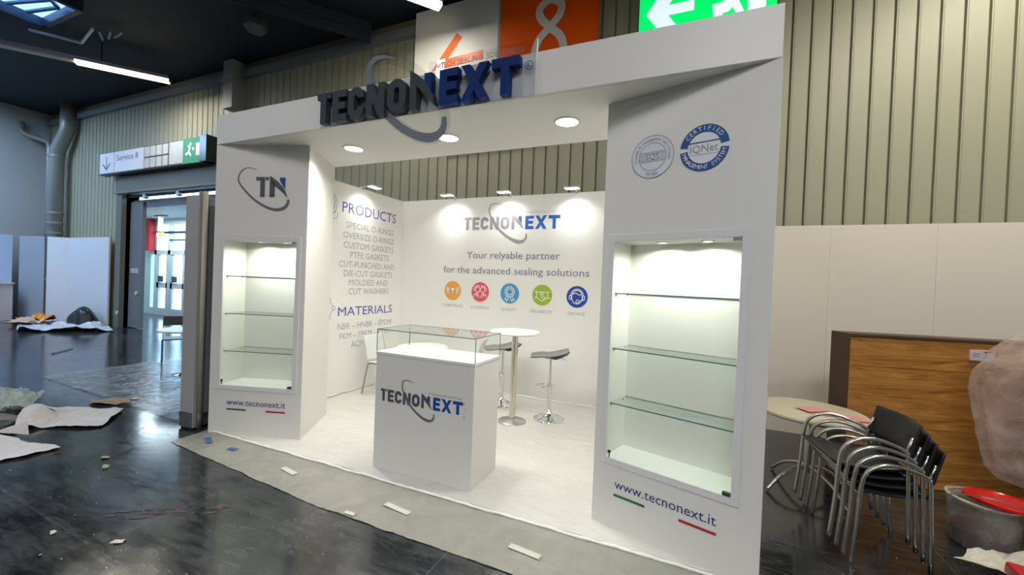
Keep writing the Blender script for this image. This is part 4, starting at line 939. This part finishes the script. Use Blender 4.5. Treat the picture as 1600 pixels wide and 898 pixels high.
# ================================================================= RIGHT SIDE: crate, table, chair stack, bucket, plastic
ca = radians(12.4)
t = thing('wooden_crate', 'large wooden crate of orange brown boards against the cream partition', 'crate', (5.822, 1.985, 0), ca)
wm = bpy.data.materials.new('pine_boards'); wm.use_nodes = True; nt = wm.node_tree; b = nt.nodes['Principled BSDF']; b.inputs['Roughness'].default_value = .5
tc = nt.nodes.new('ShaderNodeTexCoord'); mp = nt.nodes.new('ShaderNodeMapping'); mp.inputs['Scale'].default_value = (.9, 3, 9)
n1 = N('ShaderNodeTexNoise', Scale=2.2, Detail=8.0, Roughness=.6, Distortion=1.6); cr = nt.nodes.new('ShaderNodeValToRGB')
cr.color_ramp.elements[0].position = .30; cr.color_ramp.elements[0].color = (.26, .095, .012, 1); cr.color_ramp.elements[1].position = .66; cr.color_ramp.elements[1].color = (.62, .30, .065, 1)
nt.links.new(tc.outputs['Object'], mp.inputs[0]); nt.links.new(mp.outputs[0], n1.inputs['Vector']); nt.links.new(n1.outputs[0], cr.inputs[0])
vo = N('ShaderNodeTexVoronoi', Scale=2.1); vo.inputs['Randomness'].default_value = 1; mp3 = nt.nodes.new('ShaderNodeMapping'); mp3.inputs['Scale'].default_value = (1, 1, 1.6)
nt.links.new(tc.outputs['Object'], mp3.inputs[0]); nt.links.new(mp3.outputs[0], vo.inputs['Vector'])
kr = nt.nodes.new('ShaderNodeValToRGB'); kr.color_ramp.elements[0].position = .04; kr.color_ramp.elements[0].color = (.12, .08, .05, 1); kr.color_ramp.elements[1].position = .11; kr.color_ramp.elements[1].color = (1, 1, 1, 1)
nt.links.new(vo.outputs['Distance'], kr.inputs[0]); mxw = nt.nodes.new('ShaderNodeMix'); mxw.data_type = 'RGBA'; mxw.blend_type = 'MULTIPLY'; mxw.inputs[0].default_value = 1
nt.links.new(cr.outputs[0], mxw.inputs[6]); nt.links.new(kr.outputs[0], mxw.inputs[7]); nt.links.new(mxw.outputs[2], b.inputs['Base Color'])
dw = mat('dark_stained_wood', (.085, .045, .022), .55, var=(4, .3, (1, 1, .2)))
hb_ = 1.31/5
for i in range(5):
    o = MB().box(.036, 1.62, 0, .02, 0, hb_-.003).build('front_plank', wm, t, bevel=.002); o.location = (0, .012+(.002 if i % 2 else 0), .004+hb_*i)
bx('side_plank', 0, .035, 0, .24, 0, 1.34, dw, t, .003); bx('side_plank', 1.62, 1.65, 0, .24, 0, 1.34, dw, t, .003)
for i in range(2): bx('lid_plank', .035, 1.62, .0+.12*i, .117+.12*i, 1.315, 1.34, dw, t, .002)
bx('back_board', .035, 1.62, .22, .24, 0, 1.31, dw, t)
MB().box(.945, 1.125, -.001, .0125, 1.165, 1.255).build('paper_label', mat('label_paper', (.66, .66, .70), .6), t)
Ink((0, -.0015, 0), (1, 0, 0)).text('FRAGILE', 1.10, 1.18, 1.21, .010) if False else None
k = Ink((0, -.0015, 0), (1, 0, 0)); k.strip([(1.04, 1.242), (1.115, 1.242)], .008); k.out('label_print', redp, t)
k = Ink((0, -.0015, 0), (1, 0, 0)); k.strip([(.96, 1.225), (1.015, 1.225)], .005).strip([(.96, 1.205), (1.005, 1.205)], .004); k.out('label_print', greyprint, t)
bpy.context.view_layer.update()

t = thing('round_table', 'cream round table on curved chrome legs between right tower and chairs', 'table', (5.49, 1.62, -.05))
MB().lathe([(0, .70), (.385, .70), (.40, .708), (.405, .72), (.40, .732), (.39, .737), (0, .737)], n=48).build('table_top', mat('table_cream', (.56, .52, .40), .4), t, smooth='auto')
MB().lathe([(.03, .20), (.03, .70)], n=20).build('column', chrome, t, smooth=True)
for a in (32, 122, 212, 302):
    ar = radians(a); P = smooth_path([(.02*cos(ar), .02*sin(ar), .25), (.12*cos(ar), .12*sin(ar), .235), (.26*cos(ar), .26*sin(ar), .17), (.38*cos(ar), .38*sin(ar), .065)], 6); MB().tube(P, .014, 10).build('leg', chrome, t, smooth=True)
for i, (px, py, a) in enumerate(((5.62, 1.55, .35), (5.73, 1.47, .1), (5.50, 1.60, .6))):
    o = MB().grid(lambda s, q_: (-.105+.21*s, -.07+.14*q_, .002+.006*abs(noise.noise(Vector((s*2+i, q_*2, 0))))), 8, 6).build('pink_leaflet', mat('pink_paper', (.72, .30, .27), .6), solid=.001); o.location = (px, py, .689+.004*i); o.rotation_euler = (0, 0, a)
    tag(o, ('pink leaflet in the middle of those on cream round table', 'pink leaflet nearest the chair stack on cream round table', 'leftmost pink leaflet on cream round table')[i], 'leaflet', 'pink leaflets on the cream table')

# stacked armchairs: local x = forward (towards front legs), y = left
fwd = Vector((-.993, -.12, 0)); fa = atan2(fwd.y, fwd.x)
tubem = mat('brushed_tube', (.66, .66, .63), .27, 1); seatm = mat('black_ply', (.014, .015, .018), .35)
def armchair(loc):
    t = thing('stacking_chair', '', 'chair', loc, fa, 'black stacking armchairs')
    # front feet y=+-.285 (x=.0), rear feet x=-.42,y=+-.20
    for sy in (-1, 1):
        P = smooth_path([(.02, sy*.285, 0), (-.005, sy*.283, .25), (-.02, sy*.28, .48), (-.045, sy*.278, .575), (-.12, sy*.27, .628), (-.22, sy*.258, .635), (-.34, sy*.235, .600), (-.395, sy*.225, .565)], 7)
        MB().tube(P, .0125, 10).build('arm_frame', tubem, t, smooth=True)
        MB().tube(smooth_path([(-.395, sy*.225, .575), (-.405, sy*.222, .40), (-.43, sy*.205, 0)], 5), .0125, 10).build('rear_leg', tubem, t, smooth=True)
        MB().tube([(-.39, sy*.222, .56), (-.425, sy*.215, .66)], .009, 8).build('back_bracket', tubem, t, smooth=True)
    MB().tube([(-.02, -.28, .44), (-.02, .28, .44)], .009, 8).build('cross_bar', tubem, t, smooth=True)
    MB().tube([(-.40, -.22, .42), (-.40, .22, .42)], .009, 8).build('cross_bar', tubem, t, smooth=True)
    MB().grid(lambda a, b_: (.0-.42*a, (-.255+.51*b_)*(1-.18*a), .462-.02*sin(pi*a)-.008*a), 10, 10).build('seat', seatm, t, smooth=True, solid=.012)
    MB().grid(lambda a, b_: (-.405-.05*a-.045*sin(pi*b_), (-.235+.47*b_), .545+.20*a), 8, 12).build('backrest', seatm, t, smooth=True, solid=.012)
    return t
base = Vector((5.475, .865, 0))
c0 = armchair(base)
def dup(root, loc):
    r_ = root.copy(); C.objects.link(r_); r_.location = loc
    for ch in list(root.children):
        c_ = ch.copy(); C.objects.link(c_); c_.parent = r_
    return r_
names = ['bottom', 'second from the bottom', 'third from the bottom', 'top']
stack = [c0]+[dup(c0, base+(fwd*.04+Vector((0, 0, .05)))*i) for i in (1, 2, 3)]
for i, s_ in enumerate(stack): s_['label'] = 'black armchair with chrome frame, %s in the stack' % ('bottom one', 'second from bottom', 'third from bottom', 'topmost')[i]

# paint bucket with lid
t = thing('paint_bucket', 'clear plastic paint bucket with dark red contents beside the crate', 'bucket', (6.40, 1.22, 0))
MB().lathe([(.150, .004), (.158, .02), (.165, .12), (.167, .14), (.171, .20), (.173, .22), (.178, .30), (.186, .305), (.186, .315), (.180, .325)], n=40).build('bucket_wall', film('bucket_plastic', (.50, .49, .47), .42, .2, 5, .004, .12), t, smooth=True)
MB().lathe([(0, .025), (.149, .025), (.157, .125), (0, .125)], n=32).build('paint', mat('dark_red_paint', (.085, .008, .008), .3), t)
MB().lathe([(.176, .318), (.188, .318), (.190, .33), (.178, .335)], n=40).build('rim', mat('rim_cream', (.70, .66, .55), .4), t, smooth=True)
MB().tube([(.187*cos(a_), .187*sin(a_), .30-.10*sin(a_*1.0+.2)) for a_ in [pi+i*pi/12 for i in range(13)]], .003, 6).build('wire_handle', steel, t)
ld = MB().lathe([(0, -.004), (.178, -.004), (.186, .0), (.188, .014), (.180, .018), (.172, .010), (0, .008)], n=44).build('bucket_lid', mat('red_lid', (.62, .006, .006), .18), smooth='auto')
ld.location = (6.455, 1.15, .350); ld.rotation_euler = (radians(-2), radians(3), .3); tag(ld, 'bright red plastic lid lying askew on the paint bucket', 'lid')

# plastic wrapped item in front of the crate
pp = film('pinkish_wrap', (.76, .62, .56), .34, .2, 3.2, .012, .20)
def wrap(a, b_):
    th = 2*pi*a; z = .16+1.26*b_
    Z = (.0, .06, .14, .34, .70, .86, .95, 1.0); Wd = (.10, .34, .44, .46, .45, .40, .30, .12)
    for i in range(7):
        if Z[i] <= b_ <= Z[i+1]: prof = Wd[i]+(Wd[i+1]-Wd[i])*(b_-Z[i])/(Z[i+1]-Z[i]); break
    n_ = 1+.14*noise.noise(Vector((cos(th)*1.6, sin(th)*1.6, z*2.2)))+.06*noise.noise(Vector((cos(th)*7, sin(th)*7, z*1.3)))+.03*noise.noise(Vector((cos(th)*4, sin(th)*4, z*9)))
    return (7.13+prof*n_*cos(th)+.05*sin(z*5), 1.88+prof*.40*n_*sin(th), z+.10*cos(th)*(b_ > .8)*-(b_-.8)*5-.04*(1-b_)*cos(th))
t = thing('wrapped_bundle', 'tall bundle loosely wrapped in pinkish translucent plastic at right picture edge', 'bundle', (0, 0, 0))
MB().grid(wrap, 120, 60).build('plastic_wrap', pp, t, smooth=True)
MB().lathe([(0, .34), (.18, .36), (.25, .55), (.27, .95), (.20, 1.2), (0, 1.26)], n=14, M=Matrix.Translation((7.17, 1.90, 0)) @ Matrix.Diagonal((.9, .38, 1, 1))).build('inner_foam', mat('pink_foam', (.50, .29, .21), .8), t, smooth=True)
bx('strap', 7.06, 7.10, 1.70, 1.74, .0, 1.34, mat('strap_grey', (.3, .3, .3), .4), t)
# wire coil
wc = MB()
for i in range(5): wc.tube(smooth_path([(.02*i, 0, .0), (.03+.02*i, .03, .09), (.10+.02*i, .05, .13), (.17+.02*i, .05, .08), (.20+.02*i, .04, .0)], 5), .003, 6)
o = wc.build('wire_coil', steel, smooth=True); o.location = (6.80, 1.45, .005); tag(o, 'loose thin metal wires behind the red lid', 'wire')
for i in range(3):
    o = MB().tube([(0, 0, 0), (.55, .10, .22)], .010, 8).build('metal_tube', tubem, smooth=True); o.location = (6.85+.05*i, 1.52-.04*i, .02); tag(o, ('upper', 'middle', 'lower')[i]+' grey metal tube leaning at right edge behind bucket', 'tube', 'metal tubes behind the bucket')

# crumpled packaging bottom right
sheet('foam_sheet', 'crumpled white packaging sheet on floor in front of paint bucket', 'packaging', ((6.02, .70), (6.75, .30), (7.05, 1.12), (6.33, .98)), paper2, .09, seed=31, lift=lambda s, q_: .06+.10*s*sin(pi*q_))
sheet('foam_sheet', 'small white packaging flap on top of the crumpled sheet at right edge', 'packaging', ((6.50, .86, .17), (7.0, .80, .17), (7.05, 1.10, .2), (6.58, 1.06, .2)), paper, .05, seed=35, n=14)
o = MB().box(0, .75, 0, .16, 0, .07).build('red_case', mat('red_case_plastic', (.55, .02, .03), .35), bevel=.018); o.location = (6.20, .50, .13); o.rotation_euler = (0, radians(4), radians(-4)); tag(o, 'bright red plastic case on white packaging at lower right corner', 'case')
